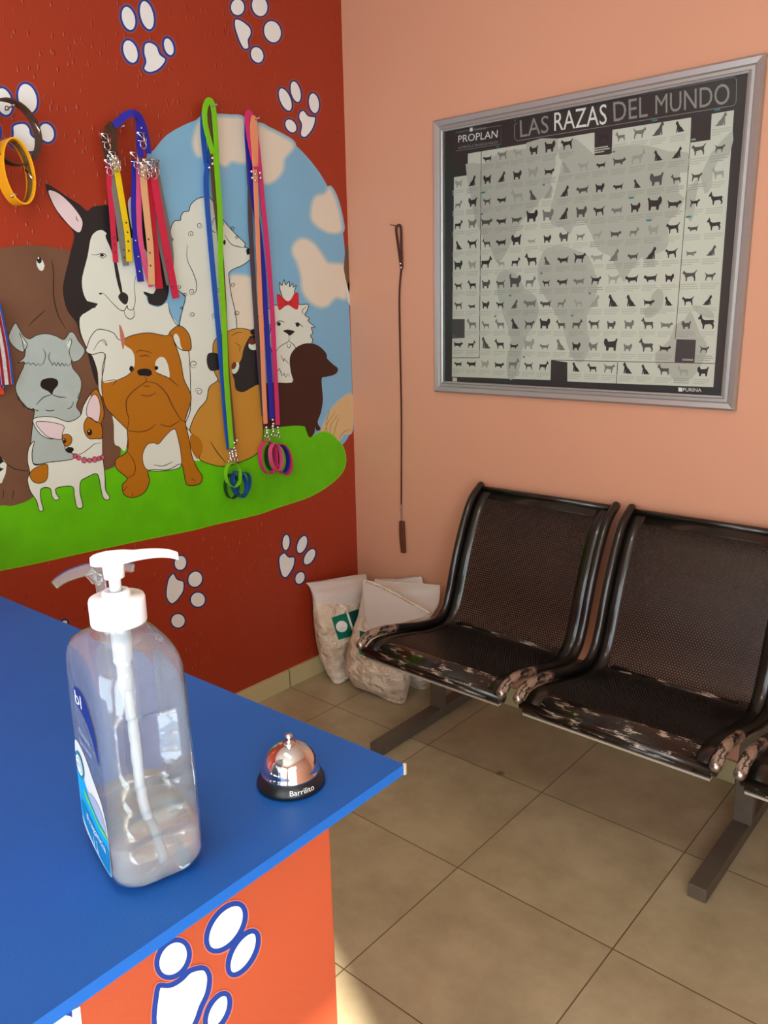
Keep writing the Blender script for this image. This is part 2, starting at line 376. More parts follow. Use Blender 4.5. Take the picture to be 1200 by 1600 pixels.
p.build('painted_poodle', WL, 'painted white curly poodle')
# husky
p = Paint(view=(0, 270, 4))
p.fill([(283, 72), (340, 95), (420, 150), (500, 200), (545, 238), (575, 214), (640, 203), (690, 208), (740, 245), (780, 245), (812, 160), (835, 120), (870, 110), (900, 200), (935, 330), (1000, 480), (1045, 620), (1055, 740), (1030, 810), (990, 832), (930, 815), (900, 760), (700, 860), (620, 880), (600, 1000), (600, 1100), (612, 1320), (590, 1290), (560, 1180), (540, 1100), (500, 1020), (478, 940), (420, 860), (395, 760), (398, 680), (440, 500), (462, 375), (385, 285), (320, 180)], HBL, 7.2, n=3)
p.fill([(500, 905), (540, 872), (585, 845), (700, 830), (900, 790), (930, 820), (990, 840), (1048, 812), (1060, 880), (1112, 955), (1080, 1050), (1120, 1300), (900, 1420), (700, 1420), (625, 1380), (612, 1250), (580, 1150), (545, 1095), (505, 1000)], WHT, 7.5, n=3)
p.fill([(640, 358), (590, 375), (565, 420), (548, 520), (515, 650), (515, 720), (530, 775), (560, 815), (612, 818), (600, 850), (720, 900), (860, 900), (920, 800), (895, 742), (960, 757), (975, 700), (950, 560), (900, 470), (850, 420), (780, 400), (720, 440), (695, 410)], WHT, 7.8, n=3)
p.fill([(395, 760), (450, 780), (520, 770), (540, 800), (612, 818), (560, 860), (520, 880), (500, 905), (470, 900), (420, 850)], HBL, 8, False)
p.fill([(895, 740), (920, 760), (960, 755), (978, 720), (1000, 700), (1053, 720), (1045, 790), (1010, 828), (965, 828), (920, 795), (930, 785)], HBL, 8, False)
p.fill([(305, 110), (370, 132), (450, 205), (510, 290), (512, 340), (492, 372), (440, 335), (360, 240), (320, 165)], PNK, 8, n=4)
p.line([(475, 270), (480, 290), (490, 305)], 1.2, M_BLACK, 8.4)
p.fill([(800, 180), (832, 150), (862, 230), (850, 330), (830, 360), (812, 300)], PNK, 8)
p.fill([(680, 380), (700, 420), (730, 560), (750, 660), (765, 745), (752, 748), (725, 650), (700, 500), (660, 400)], HBL, 8.2)
p.fill([(740, 770), (765, 745), (798, 765), (800, 800), (788, 822), (770, 818), (748, 795)], HBL, 8.4)
p.line([(625, 755), (650, 757), (690, 800), (740, 850), (775, 862), (795, 830), (800, 850), (830, 855), (845, 800), (840, 700), (850, 640)], 1.2, M_BLACK, 8.4)
p.line([(775, 862), (785, 895), (815, 915), (838, 895), (836, 850)], 1.2, M_BLACK, 8.4); p.fill(p.ell(628, 755, 9, 6), M_BLACK, 8.5)
p.line([(572, 510), (600, 513), (640, 503), (662, 518), (640, 533), (615, 520)], 1.1, M_BLACK, 8.4); p.fill(p.ell(637, 515, 12, 9), M_BLACK, 8.5)
p.line([(1050, 812), (1065, 880), (1112, 955), (1135, 880), (1160, 780)], 1.1, M_BLACK, 8.2)
p.build('painted_husky', WL, 'painted black and white husky')
# schnauzer
p = Paint(view=(0, 500, 4))
p.outlined([(205, 640), (215, 560), (180, 555), (135, 510), (105, 460), (98, 410), (125, 340), (148, 290), (150, 262), (110, 268), (150, 235), (158, 180), (140, 200), (90, 170), (55, 120), (62, 75), (95, 20), (115, 45), (145, 95), (185, 118), (230, 95), (290, 86), (350, 100), (400, 122), (435, 78), (462, 82), (490, 130), (530, 190), (500, 245), (462, 262), (446, 255), (455, 300), (495, 350), (510, 400), (495, 480), (478, 540), (505, 590), (500, 700), (470, 870), (330, 885), (220, 900), (190, 840)], GRY, 8.6, 1.1, n=4)
p.line([(120, 80), (140, 130), (150, 185), (172, 150), (120, 80)], 1.2, M_BLACK, 9.2, n=2); p.fill([(125, 92), (150, 150), (165, 152)], WHT, 9, False)
p.fill([(415, 140), (440, 118), (446, 150), (430, 190)], WHT, 9, False); p.line([(420, 150), (440, 115), (448, 140), (432, 190), (440, 230), (455, 262)], 1.2, M_BLACK, 9.2, n=2)
p.line([(270, 180), (285, 220), (270, 275)], 1.2, M_BLACK, 9.2); p.line([(312, 200), (305, 240), (330, 280)], 1.2, M_BLACK, 9.2)
p.line([(118, 265), (150, 262), (160, 275), (180, 265), (190, 280), (210, 268), (222, 285), (240, 272), (250, 285), (278, 265)], 1.2, M_BLACK, 9.2, n=2)
p.line([(318, 262), (330, 285), (338, 262), (352, 288), (362, 265), (378, 288), (388, 268), (402, 288), (412, 272), (425, 288), (440, 272)], 1.4, M_BLACK, 9.2, n=2)
p.fill([(252, 400), (268, 372), (320, 362), (358, 375), (362, 405), (335, 440), (325, 465), (300, 445), (262, 425)], M_BLACK, 9.4)
p.line([(325, 465), (270, 485), (228, 530)], 1.4, M_BLACK, 9.4); p.line([(325, 465), (365, 480), (415, 484)], 1.4, M_BLACK, 9.4)
p.line([(282, 562), (312, 568), (342, 562)], 1.4, M_BLACK, 9.4); p.line([(460, 510), (445, 545), (420, 556)], 1.2, M_BLACK, 9.4)
for a in [((105, 470), (120, 505), (120, 480)), ((130, 510), (150, 545), (150, 520)), ((150, 535), (185, 560), (180, 545)), ((180, 550), (210, 570), (208, 555)), ((495, 455), (485, 490), (500, 480)), ((215, 560), (238, 568), (235, 560))]: p.line(a, 1.2, M_BLACK, 9.3, n=2)
p.build('painted_schnauzer', WL, 'painted grey bearded schnauzer')
# bulldog
p = Paint(view=(0, 500, 4))
p.outlined([(545, 165), (565, 110), (605, 62), (655, 62), (710, 82), (750, 125), (830, 95), (930, 80), (1040, 98), (1065, 70), (1110, 38), (1150, 50), (1185, 100), (1195, 180), (1160, 192), (1115, 175), (1085, 130), (1105, 180), (1130, 260), (1150, 370), (1195, 480), (1165, 600), (1158, 640), (1185, 760), (1200, 850), (1235, 930), (1265, 980), (1245, 1025), (1170, 1030), (1150, 960), (1130, 900), (1050, 935), (930, 940), (935, 1010), (900, 1080), (830, 1110), (775, 1090), (765, 1030), (795, 990), (730, 930), (725, 870), (795, 820), (795, 700), (780, 670), (700, 590), (655, 530), (635, 400), (655, 215), (575, 215), (538, 195)], BUL, 9.6, 1.2, n=3)
p.fill([(545, 165), (565, 110), (605, 62), (655, 62), (710, 82), (755, 130), (790, 165), (825, 190), (842, 240), (835, 300), (790, 350), (700, 385), (640, 384), (645, 300), (660, 212), (575, 215), (538, 192)], WHT, 10, n=3)
p.fill([(1000, 232), (1030, 240), (1052, 290), (1058, 360), (1010, 340), (975, 320), (970, 290), (975, 255)], WHT, 10); p.fill([(1085, 110), (1100, 85), (1120, 110), (1130, 160), (1140, 185), (1110, 170)], WHT, 10)
p.fill([(1070, 690), (1095, 685), (1110, 730), (1130, 830), (1128, 915), (1050, 940), (940, 942), (900, 910), (892, 840), (920, 780), (960, 768), (990, 775), (1030, 730)], WHT, 10)
p.line([(1070, 690), (1095, 685), (1110, 730), (1130, 830), (1128, 915), (1050, 940), (940, 942), (900, 910), (892, 840), (920, 780), (960, 768), (990, 775), (1030, 730)], 1.0, M_BLACK, 10.4, closed=True)
p.line([(960, 905), (1020, 912), (1080, 885)], 1.2, M_BLACK, 10.4)
p.line([(585, 190), (615, 140), (650, 125), (668, 160), (640, 130)], 1.1, M_BLACK, 10.4); p.line([(660, 212), (640, 300), (640, 384)], 1.1, M_BLACK, 10.4)
p.line([(630, 388), (720, 375), (705, 410)], 1.1, M_BLACK, 10.4); p.line([(720, 380), (790, 350), (835, 310)], 1.1, M_BLACK, 10.4)
p.fill([(858, 320), (885, 305), (935, 308), (950, 335), (930, 352), (905, 348), (870, 345)], M_BLACK, 10.4)
p.line([(905, 350), (912, 385), (850, 430), (795, 490), (790, 560), (805, 620), (795, 690)], 1.3, M_BLACK, 10.4); p.line([(912, 385), (980, 400), (1040, 460), (1080, 540), (1130, 620), (1158, 635)], 1.3, M_BLACK, 10.4)
p.line([(980, 335), (1050, 360), (1115, 415)], 1.2, M_BLACK, 10.4); p.fill(p.ell(822, 305, 14, 18), M_BLACK, 10.4); p.fill(p.ell(977, 300, 12, 13), M_BLACK, 10.4)
p.line([(850, 205), (880, 190), (950, 205)], 1.1, M_BLACK, 10.4); p.line([(868, 228), (905, 222), (935, 228)], 1.1, M_BLACK, 10.4)
p.line([(880, 468), (930, 475), (975, 455)], 1.1, M_BLACK, 10.4); p.line([(895, 418), (920, 412), (940, 418)], 1, M_BLACK, 10.4)
p.line([(795, 690), (870, 700), (930, 685), (975, 650)], 1.2, M_BLACK, 10.4); p.line([(1000, 650), (1060, 665), (1130, 625)], 1.2, M_BLACK, 10.4)
p.line([(795, 820), (840, 890), (840, 960), (795, 990)], 1.1, M_BLACK, 10.4); p.line([(795, 1040), (770, 1070)], 1.0, M_BLACK, 10.4); p.line([(825, 1080), (830, 1105)], 1.0, M_BLACK, 10.4)
p.line([(1200, 990), (1218, 1005)], 1, M_BLACK, 10.4); p.line([(1085, 130), (1075, 100), (1060, 95)], 1.1, M_BLACK, 10.4)
p.fill([(745, 30), (765, 60), (780, 120), (770, 185), (755, 130)], RST, 10.2)
p.fill([(705, 590), (760, 640), (795, 690), (795, 760), (780, 820), (745, 790), (715, 770), (712, 660)], WHT, 9.2, n=3)
p.build('painted_bulldog', WL, 'painted ochre and white bulldog')
# pug
p = Paint(view=(260, 500, 4))
p.outlined([(410, 60), (470, 52), (530, 68), (560, 95), (590, 200), (600, 380), (605, 600), (600, 760), (560, 840), (450, 892), (350, 915), (255, 895), (205, 865), (220, 820), (215, 760), (150, 700), (160, 640), (200, 560), (250, 500), (268, 420), (320, 375), (300, 320), (290, 200), (300, 130), (350, 90)], TAN, 8.6, 1.2, n=4)
p.fill([(262, 210), (300, 205), (340, 225), (350, 290), (320, 312), (280, 318), (258, 290), (252, 245)], HBL, 9.2)
p.fill([(535, 100), (585, 180), (600, 260), (600, 440), (575, 405), (530, 425), (480, 450), (435, 435), (425, 380), (410, 320), (440, 290), (470, 240), (480, 190), (505, 130)], HBL, 9.2)
p.fill(p.ell(432, 300, 20, 38, 20), WHT, 9.6); p.fill(p.ell(422, 285, 14, 24, 20), EYB, 9.9); p.fill(p.ell(545, 160, 32, 28), WHT, 9.6); p.fill(p.ell(537, 135, 24, 20), EYB, 9.9)
p.fill(p.ell(542, 75, 18, 18), HBL, 9.6); p.fill(p.ell(545, 108, 12, 16), HBL, 9.6)
p.line([(405, 100), (440, 80), (475, 78)], 1.1, M_BLACK, 9.3); p.line([(430, 140), (460, 165), (455, 200)], 1, M_BLACK, 9.3)
p.line([(275, 758), (320, 830), (372, 892)], 1.4, M_BLACK, 9.3); p.fill([(150, 720), (190, 725), (220, 760), (222, 820), (205, 850), (195, 870), (165, 830), (150, 780)], BUL, 9.4, n=3)
p.line([(320, 375), (345, 400)], 1, M_BLACK, 9.3)
p.build('painted_pug', WL, 'painted tan pug with black mask')
# small terrier with bow
p = Paint(view=(260, 270, 4))
p.outlined([(670, 830), (700, 832), (730, 815), (720, 760), (710, 730), (706, 685), (722, 705), (735, 668), (745, 700), (768, 678), (770, 712), (790, 690), (792, 715), (812, 705), (800, 740), (808, 780), (830, 822), (885, 823), (880, 860), (865, 888), (895, 910), (885, 925), (928, 965), (905, 968), (915, 1000), (900, 1020), (915, 1045), (900, 1080), (840, 1200), (800, 1312), (690, 1308), (670, 1160), (640, 1050), (650, 950), (560, 1000), (550, 940), (565, 905)], WHT, 8.2, 1.1, n=2)
p.fill([(690, 762), (720, 770), (750, 800), (775, 795), (800, 755), (822, 750), (828, 800), (822, 850), (800, 850), (765, 828), (740, 835), (715, 855), (700, 850)], BOW, 8.9); p.line([(750, 800), (748, 830)], 1, M_BLACK, 9.2); p.line([(775, 797), (778, 830)], 1, M_BLACK, 9.2)
p.fill([(730, 988), (760, 980), (800, 990), (795, 1000), (770, 1018), (755, 1005)], M_BLACK, 8.9); p.line([(765, 1018), (765, 1050), (735, 1070), (705, 1090), (685, 1120)], 1.1, M_BLACK, 8.9); p.line([(765, 1050), (800, 1080), (815, 1120)], 1.1, M_BLACK, 8.9)
p.line([(752, 1065), (760, 1092), (772, 1090), (776, 1065)], 1, M_BLACK, 8.9)
p.fill(p.ell(703, 945, 12, 12), M_BLACK, 8.9); p.line([(680, 948), (705, 925), (740, 935)], 1.2, M_BLACK, 8.9); p.fill(p.ell(820, 948, 12, 14), M_BLACK, 8.9); p.line([(800, 940), (830, 945), (855, 965)], 1.2, M_BLACK, 8.9)
p.line([(875, 835), (850, 860), (855, 885)], 1, M_BLACK, 8.9)
for a in [((715, 1140), (735, 1180), (735, 1160), (765, 1195)), ((680, 1200), (700, 1240), (705, 1220), (725, 1270), (735, 1250), (745, 1280), (760, 1255), (770, 1275))]: p.line(a, 1.1, M_BLACK, 8.9, n=2)
p.build('painted_terrier', WL, 'painted white terrier with red bow')
# dachshund-like puppy
p = Paint(view=(260, 270, 4))
p.fill([(770, 1180), (780, 1130), (820, 1085), (880, 1065), (940, 1075), (985, 1110), (1003, 1140), (1005, 1162), (1045, 1200), (1072, 1222), (1065, 1250), (1040, 1265), (1000, 1275), (972, 1282), (972, 1340), (978, 1420), (965, 1500), (945, 1560), (965, 1600), (940, 1612), (930, 1590), (925, 1625), (895, 1655), (870, 1600), (860, 1585), (800, 1580), (700, 1590), (610, 1600), (600, 1500), (600, 1340), (660, 1310), (785, 1310), (778, 1250)], DAC, 9.8, n=3)
p.line([(958, 1158), (965, 1165)], 1.2, EYB, 10.2)
p.build('painted_puppy', WL, 'painted dark brown puppy in profile')
# chihuahua
p = Paint(view=(0, 500, 4))
p.outlined([(205, 625), (260, 605), (340, 608), (430, 635), (500, 600), (520, 540), (560, 470), (600, 432), (625, 470), (645, 540), (650, 600), (630, 660), (640, 740), (642, 850), (655, 960), (660, 1060), (685, 1105), (672, 1125), (645, 1110), (630, 1050), (618, 985), (598, 960), (540, 985), (505, 1010), (500, 1080), (518, 1160), (500, 1178), (478, 1165), (465, 1100), (450, 1040), (355, 1050), (352, 1085), (370, 1115), (345, 1125), (325, 1100), (312, 1052), (258, 1055), (255, 1120), (270, 1185), (245, 1190), (228, 1130), (190, 1070), (172, 1000), (185, 950), (172, 880), (180, 800), (215, 757), (200, 830), (215, 905), (300, 890), (450, 870), (455, 835), (415, 820), (405, 790), (388, 745), (300, 740), (240, 700)], WHT, 10.8, 1.2, n=3)
p.outlined([(225, 640), (280, 635), (350, 645), (400, 665), (388, 715), (385, 745), (310, 735), (255, 690)], PNK, 11.4, 1)
p.outlined([(590, 465), (615, 490), (628, 560), (612, 640), (575, 615), (545, 600), (542, 550), (565, 490)], PNK, 11.4, 1)
p.fill([(600, 430), (622, 470), (645, 540), (650, 600), (632, 660), (618, 640), (630, 570), (620, 500), (590, 462), (575, 490), (565, 460)], BUL, 11.2)
p.outlined([(548, 608), (580, 625), (632, 655), (638, 735), (600, 742), (555, 740), (528, 700), (525, 650)], BUL, 11.6, 1)
p.outlined([(392, 720), (425, 715), (448, 735), (445, 770), (420, 790), (402, 780), (390, 750)], BUL, 11.6, 1)
p.outlined([(188, 955), (220, 925), (290, 900), (300, 950), (290, 1000), (255, 1020), (215, 1015), (190, 985)], BUL, 11.6, 1)
p.fill(p.ell(560, 702, 16, 20), M_BLACK, 12.2); p.fill(p.ell(402, 755, 12, 16), M_BLACK, 12.2); p.fill(p.ell(556, 694, 4, 5), WHT, 12.6); p.fill(p.ell(399, 748, 3, 4), WHT, 12.6)
p.fill([(410, 812), (425, 795), (455, 798), (460, 815), (440, 832), (420, 826)], M_BLACK, 12.2); p.line([(440, 832), (500, 838), (560, 800), (590, 775), (630, 768)], 1.1, M_BLACK, 12.2)
for i, (x, y) in enumerate([(470, 850), (492, 862), (526, 876), (560, 878), (592, 872), (620, 866), (640, 858)]): p.outlined(p.ell(x, y, 14 + 3 * (i in (2, 4)), 15 + 3 * (i in (2, 4))), BEAD, 12.2, .8)
p.build('painted_chihuahua', WL, 'painted white chihuahua with pink bead collar')

# paw prints
def paw(name, parent, view, toes, pad, halo=3.2, ring=2.6, axis=0, base=0.0, sgn=1, core=PBL, lay=1.0):
    p = Paint(view=view, axis=axis, base=base, sgn=sgn)
    shapes = [p.ell(*t) for t in toes] + ([pad] if pad else [])
    for i, s_ in enumerate(shapes):
        e = .08 * i
        if halo: p.fill(p.grow(s_, halo), PHA, lay + e, False); p.fill(p.grow(s_, halo * .55), PHB, lay + .5 + e, False)
        p.fill(p.grow(s_, 0.6), core, lay + 1 + e, False)
        p.fill(p.grow(s_, -ring), PWH, lay + 2.2 + e, False)
    return p.build(name, parent, 'white painted paw print outlined in blue')
V1 = (0, 0, 4); V2 = (270, 0, 4); V6 = (260, 500, 4); VB = (60, 840, 4)
paw('paw_print', WL, V1, [(803, 115, 50, 84, -14), (918, 95, 50, 100, -13), (815, 322, 52, 82, -18), (1055, 292, 38, 64, -16)], [(900, 272), (940, 258), (985, 285), (1005, 335), (1042, 368), (1020, 415), (975, 450), (925, 458), (892, 430), (905, 385), (892, 330)])
paw('paw_print', WL, V1, [(25, 635, 58, 95, -14), (172, 615, 66, 102, -14), (-30, 830, 40, 60), (292, 830, 54, 68, -18)], [(40, 870), (75, 850), (75, 790), (110, 768), (160, 768), (190, 800), (200, 840), (245, 880), (248, 930), (190, 955), (100, 935), (55, 900)])
paw('paw_print', WL, V2, [(405, 45, 48, 56), (543, 38, 54, 70, -12), (623, 198, 58, 74, -15), (527, 343, 44, 56, -20)], [(388, 118), (430, 125), (485, 170), (492, 215), (475, 250), (478, 300), (445, 310), (420, 275), (400, 225), (383, 165)], core=PBD, ring=1.7)
paw('paw_print', WL, V2, [(703, 622, 38, 80, -22), (768, 573, 35, 72, -14), (882, 645, 37, 68, -8), (738, 787, 36, 50, -32)], [(790, 702), (820, 688), (850, 722), (892, 730), (888, 780), (862, 830), (825, 862), (795, 842), (802, 780), (785, 740)], core=PBD, ring=1.6)
paw('paw_print', WL, V6, [(748, 1390, 28, 54, 4), (848, 1403, 34, 62, 20), (895, 1480, 34, 60, 30), (835, 1612, 34, 44, 20)], [(738, 1452), (765, 1478), (802, 1480), (802, 1530), (778, 1580), (750, 1612), (720, 1600), (703, 1540), (703, 1480)], halo=1.6, core=PBD, ring=1.7)
paw('paw_print', WL, VB, [(888, 158, 42, 50, 10), (980, 260, 48, 54, 20), (997, 388, 50, 50), (873, 520, 48, 48)], [(845, 222), (870, 258), (910, 275), (910, 330), (888, 370), (858, 405), (825, 414), (797, 370), (800, 300), (815, 248)], halo=1.6, core=PBD, ring=1.6)
paw('paw_print', WL, VB, [(165, 530, 26, 22), (60, 640, 40, 50), (120, 760, 40, 50)], [(-20, 620), (20, 660), (20, 740), (-20, 800), (-60, 740), (-60, 660)], halo=1.6, core=PBD)

# ------------------------------------------------------------------ framed poster
POS = empty('framed_poster', (0.978, -0.002, 1.175), 'large silver-framed black and white dog breed chart hung on the salmon wall', 'poster')
M_ALU = mat('brushed_aluminium', (176, 178, 176), 0.38, 0.7, bump=.03, bscale=200)
X0, X1, Z0, Z1 = 0.436, 1.520, 1.176, 2.106
def frame_bar(corner_a, corner_b, inx, inz):
    # stepped profile: (distance inwards, height off the wall)
    prof = [(0, 0.002), (0, 0.018), (0.006, 0.024), (0.020, 0.021), (0.024, 0.016), (0.032, 0.016), (0.036, 0.022), (0.041, 0.020), (0.041, 0.002)]
    R = []
    for (cx, cz), (sx, sz) in ((corner_a, (inx[0], inz[0])), (corner_b, (inx[1], inz[1]))):
        R.append([Vector((cx + sx * d, -h, cz + sz * d)) for d, h in prof])
    return R
M_SCUFF = mat('scuffed_frame', (205, 200, 196), .4, .6)
for a, b, ix, iz in (((X0, Z1), (X1, Z1), (1, -1), (-1, -1)), ((X1, Z1), (X1, Z0), (-1, -1), (-1, 1)), ((X1, Z0), (X0, Z0), (-1, 1), (1, 1)), ((X0, Z0), (X0, Z1), (1, 1), (1, -1))):
    mb = MB(); mb.rings(frame_bar(a, b, ix, iz), M_ALU, smooth=False); mb.build('frame_rail', POS)
M_PBK = mat('poster_black', (40, 41, 40), .55); M_PAP = mat('poster_paper', (196, 198, 182), .6, var=.04, vscale=10)
M_MAP = mat('poster_map_grey', (172, 174, 160), .6); M_BAR = mat('poster_text_grey', (178, 180, 165), .6); M_BAR2 = mat('poster_map_text_grey', (158, 160, 147), .6)
M_D = [mat('dog_black', (34, 34, 34), .6), mat('dog_dark_grey', (72, 72, 68), .6), mat('dog_grey', (112, 112, 106), .6), mat('dog_pale_grey', (150, 152, 142), .6)]
M_TEAL = mat('poster_teal', (40, 120, 130), .6); M_TW = mat('poster_white_text', (225, 225, 215), .6); M_TG = mat('poster_grey_text', (140, 140, 132), .6)
M_LINE = mat('poster_line', (70, 70, 68), .6); M_DKG = mat('poster_dark_grey', (58, 60, 60), .6)
def PP(): return Paint(view=(0, 0, 1), axis=1, base=-.0062, sgn=-1)
p = PP(); p.box((X0 + .038, -.006, Z0 + .038), (X1 - .038, -.002, Z1 - .038), M_PBK); SHEETP = p
p.fill([(731, 240), (752, 236.5), (929, 207), (929, 243), (956, 241), (957, 203), (1080, 183.6), (1078.5, 223), (1110, 218.5), (1112, 178), (1147, 172), (1114.5, 605), (958, 599), (886, 596), (886, 566), (861, 562.6), (860, 594), (706, 588.5), (709.4, 277), (731, 273.6)], M_PAP, 0, False)
MQ = ["130,440 190,440 250,400 340,385 430,395 450,440 430,500 440,540 400,560 370,600 330,640 300,700 270,760 240,790 215,730 190,700 160,620 150,560",
 "240,840 270,815 310,830 340,880 375,905 390,960 372,1010 350,1040 330,1100 322,1160 300,1200 280,1195 275,1130 290,1060 265,980 245,910",
 "400,760 420,735 470,728 520,745 565,765 590,830 600,855 585,930 560,975 562,1030 572,1085 545,1140 515,1135 490,1080 475,1020 460,990 430,940 395,880 383,815",
 "455,500 470,430 455,390 520,350 590,412 650,400 655,380 760,372 850,395 918,400 918,470 890,470 882,540 905,560 880,610 845,650 850,710 835,745 800,760 800,800 770,800 755,770 735,790 705,830 690,860 660,800 640,765 600,745 575,690 545,640 515,650 500,690 470,660 440,660 428,620 440,560",
 "850,1065 870,1010 905,990 925,960 945,1000 960,1040 985,1080 975,1130 930,1200 870,1208 850,1180 812,1165 800,1110",
 "790,900 815,880 830,900 825,950 800,975 770,985 760,960 780,940", "920,640 905,560 925,520 960,480 985,430 1000,400 1075,320 1066,400 1030,420 1005,470 1000,520 975,545 960,480 945,560 935,630",
 "930,940 990,950 1010,985 960,975", "345,365 455,350 440,440 395,470 360,420"]
MAPS = [[(670 + float(t.split(',')[0]) / 2.264, 62 + float(t.split(',')[1]) / 2.264) for t in q.split()] for q in MQ]
for k, q in enumerate(MAPS): p.fill(q, M_MAP, .3 + .12 * k, n=2)
for q in ([(706, 498.5), (726, 498.5), (726, 528), (706, 529)], [(1057, 530), (1087.5, 531), (1085, 567), (1054, 566)]): p.fill(q, M_DKG, 1.0, False)
for q in ([(752, 236), (749, 559)], [(749, 559), (706, 559)], [(1078.5, 223), (1069, 350), (1055, 530)], [(861, 562.6), (1117, 568)], [(965, 566), (963, 600)], [(886, 566), (886, 596)]): p.line(q, 1.1, M_LINE, 1.6, taper=False)
DOGS = ["0.05,.62 .12,.75 .17,.74 .2,.66 .3,.6 .62,.58 .78,.62 .93,.78 .97,.76 .86,.56 .84,.42 .88,.22 .87,.02 .8,.02 .78,.2 .68,.36 .45,.32 .36,.3 .34,.02 .27,.02 .26,.25 .2,.38 .16,.52 .05,.52",
        "0.02,.7 .12,.86 .17,.98 .22,.84 .26,.66 .4,.58 .7,.58 .86,.6 .99,.42 .9,.5 .88,.38 .94,.2 .88,.02 .82,.02 .84,.2 .72,.34 .42,.3 .38,.02 .31,.02 .29,.28 .2,.46 .16,.62 .03,.62",
        "0.06,.6 .1,.82 .2,.9 .3,.78 .34,.66 .6,.68 .78,.72 .88,.9 .96,.82 .9,.6 .88,.4 .86,.04 .74,.04 .7,.28 .42,.26 .38,.04 .24,.04 .22,.3 .12,.42",
        "0.04,.42 .1,.54 .18,.56 .26,.46 .6,.46 .82,.5 .97,.66 .9,.42 .88,.3 .88,.1 .8,.1 .78,.22 .4,.2 .36,.08 .28,.08 .26,.22 .16,.32 .04,.36",
        "0.2,.78 .28,.95 .36,.92 .44,.72 .56,.5 .72,.34 .84,.12 .98,.08 .84,.02 .4,.02 .42,.3 .34,.02 .26,.02 .3,.4 .3,.62 .2,.68"]
DOGS = [[tuple(float(t) for t in q.split(',')) for q in d.split()] for d in DOGS]
def inside(pt, poly):
    x, y = pt; c = False; n = len(poly)
    for i in range(n):
        x1, y1 = poly[i]; x2, y2 = poly[i - 1]
        if (y1 > y) != (y2 > y) and x < (x2 - x1) * (y - y1) / (y2 - y1) + x1: c = not c
    return c
rd = random.Random(11)
sil = SHEETP; bars = SHEETP
MAPW = [[tuple((lambda q: (q.x, q.z))(U(pt, 1, 0))) for pt in q] for q in MAPS]
xl = U((730, 400), 1, 0).x
cols = [.536 + .0587 * k for k in range(16)]
for r in range(11):
    zc = 1.962 - r * .0679
    for ci, xc in enumerate(cols):
        w0 = .046
        if (r, ci) in ((0, 0), (0, 1), (0, 8), (0, 14), (9, 14), (8, 0), (10, 7)): continue
        if r == 0 and ci == 15: pass
        x0 = xc - w0 / 2; sc = rd.uniform(.85, 1.3) * (1.15 if rd.random() < .2 else 1)
        d = rd.choice(DOGS); fl = rd.random() < .4; wd = w0 * sc * .78; m = M_D[rd.choice((0, 0, 0, 0, 1, 1, 2, 3))]
        pts = [(xc + ((a if not fl else 1 - a) - .5) * wd, zc - .014 + b * wd * .88) for a, b in d]
        sil.poly([(a, -.0062 - LAY * 3.0, b) for a, b in pts], m)
        over = any(inside((xc, zc - .02), q) for q in MAPW)
        for k in range(3):
            zz = zc - .022 - k * .0062; ln = rd.uniform(.85, 1.0) * (w0 + .008)
            if k == 2: ln *= rd.uniform(.4, 1)
            bm_ = M_BAR2 if over else M_BAR
            bars.box((x0 - .003, -.0062 - LAY * 2.4, zz - .0018), (x0 - .003 + ln, -.0062 - LAY * 2.0, zz + .0016), bm_)
        if rd.random() < .07:
            bars.box((x0, -.0062 - LAY * 2.6, zc + .026), (x0 + rd.choice((.008, .016)), -.0062 - LAY * 2.0, zc + .031), M_TEAL)
# titles
tx = SHEETP
def quad_text(s, tl, tr, br, bl, m, lay=3):
    a, b, c, d = [U(q, 1, -.0062 - LAY * lay) for q in (tl, tr, br, bl)]
    add_text(tx, s, lambda u, v: (d * (1 - u) + c * u) * (1 - v) + (a * (1 - u) + b * u) * v, m)
quad_text('LAS', (812, 188), (857, 180), (857, 207), (813, 215), M_TG)
quad_text('RAZAS', (866, 176), (948, 162), (948, 194), (866, 205), M_TW)
quad_text('DEL', (958, 160), (1012, 150), (1012, 182), (959, 190), M_TG)
quad_text('MUNDO', (1024, 149), (1140, 129), (1140, 162), (1024, 179), M_TG)
quad_text('PROPLAN', (716, 212), (778, 203), (777, 215), (716, 223), M_TW)
quad_text('PURINA', (740, 201), (760, 198), (760, 202), (740, 205), M_TG)
quad_text('ALIMENTA A TRAVES DE PASION', (716, 229), (778, 220), (778, 224), (716, 233), M_TG)
quad_text('PURINA', (1067, 606), (1096, 607), (1096, 612.5), (1067, 611.5), M_TW)
quad_text('OCEANIA', (1066, 560.5), (1083, 561), (1083, 564), (1066, 563.5), M_TW)
quad_text('ASIA', (1080, 217), (1087, 216), (1087, 219), (1080, 220), M_TW)
p = SHEETP
p.fill([(1060, 605.5), (1066, 606), (1066, 612), (1060, 611.5)], M_TW, 3, False); p.fill([(734, 200), (738.5, 199.3), (738.5, 205), (734, 205.7)], M_TW, 3, False)
p.fill([(707, 590), (714, 590.3), (714, 598), (707, 597.7)], M_PAP, 3, False)
p.line([(807, 192), (804, 196), (804, 216), (808, 220), (1146, 165), (1150, 160), (1151, 124), (1147, 120.5), (807, 184), (804, 190)], .9, M_TG, 2.6, n=1, taper=False)
p.line([(712, 207), (783, 196), (783, 225), (712, 236)], .6, M_TG, 2.6, n=1, taper=False, closed=False)
p.build('printed_sheet', POS, 'printed chart of dog breeds with a grey world map and title', fix=False)
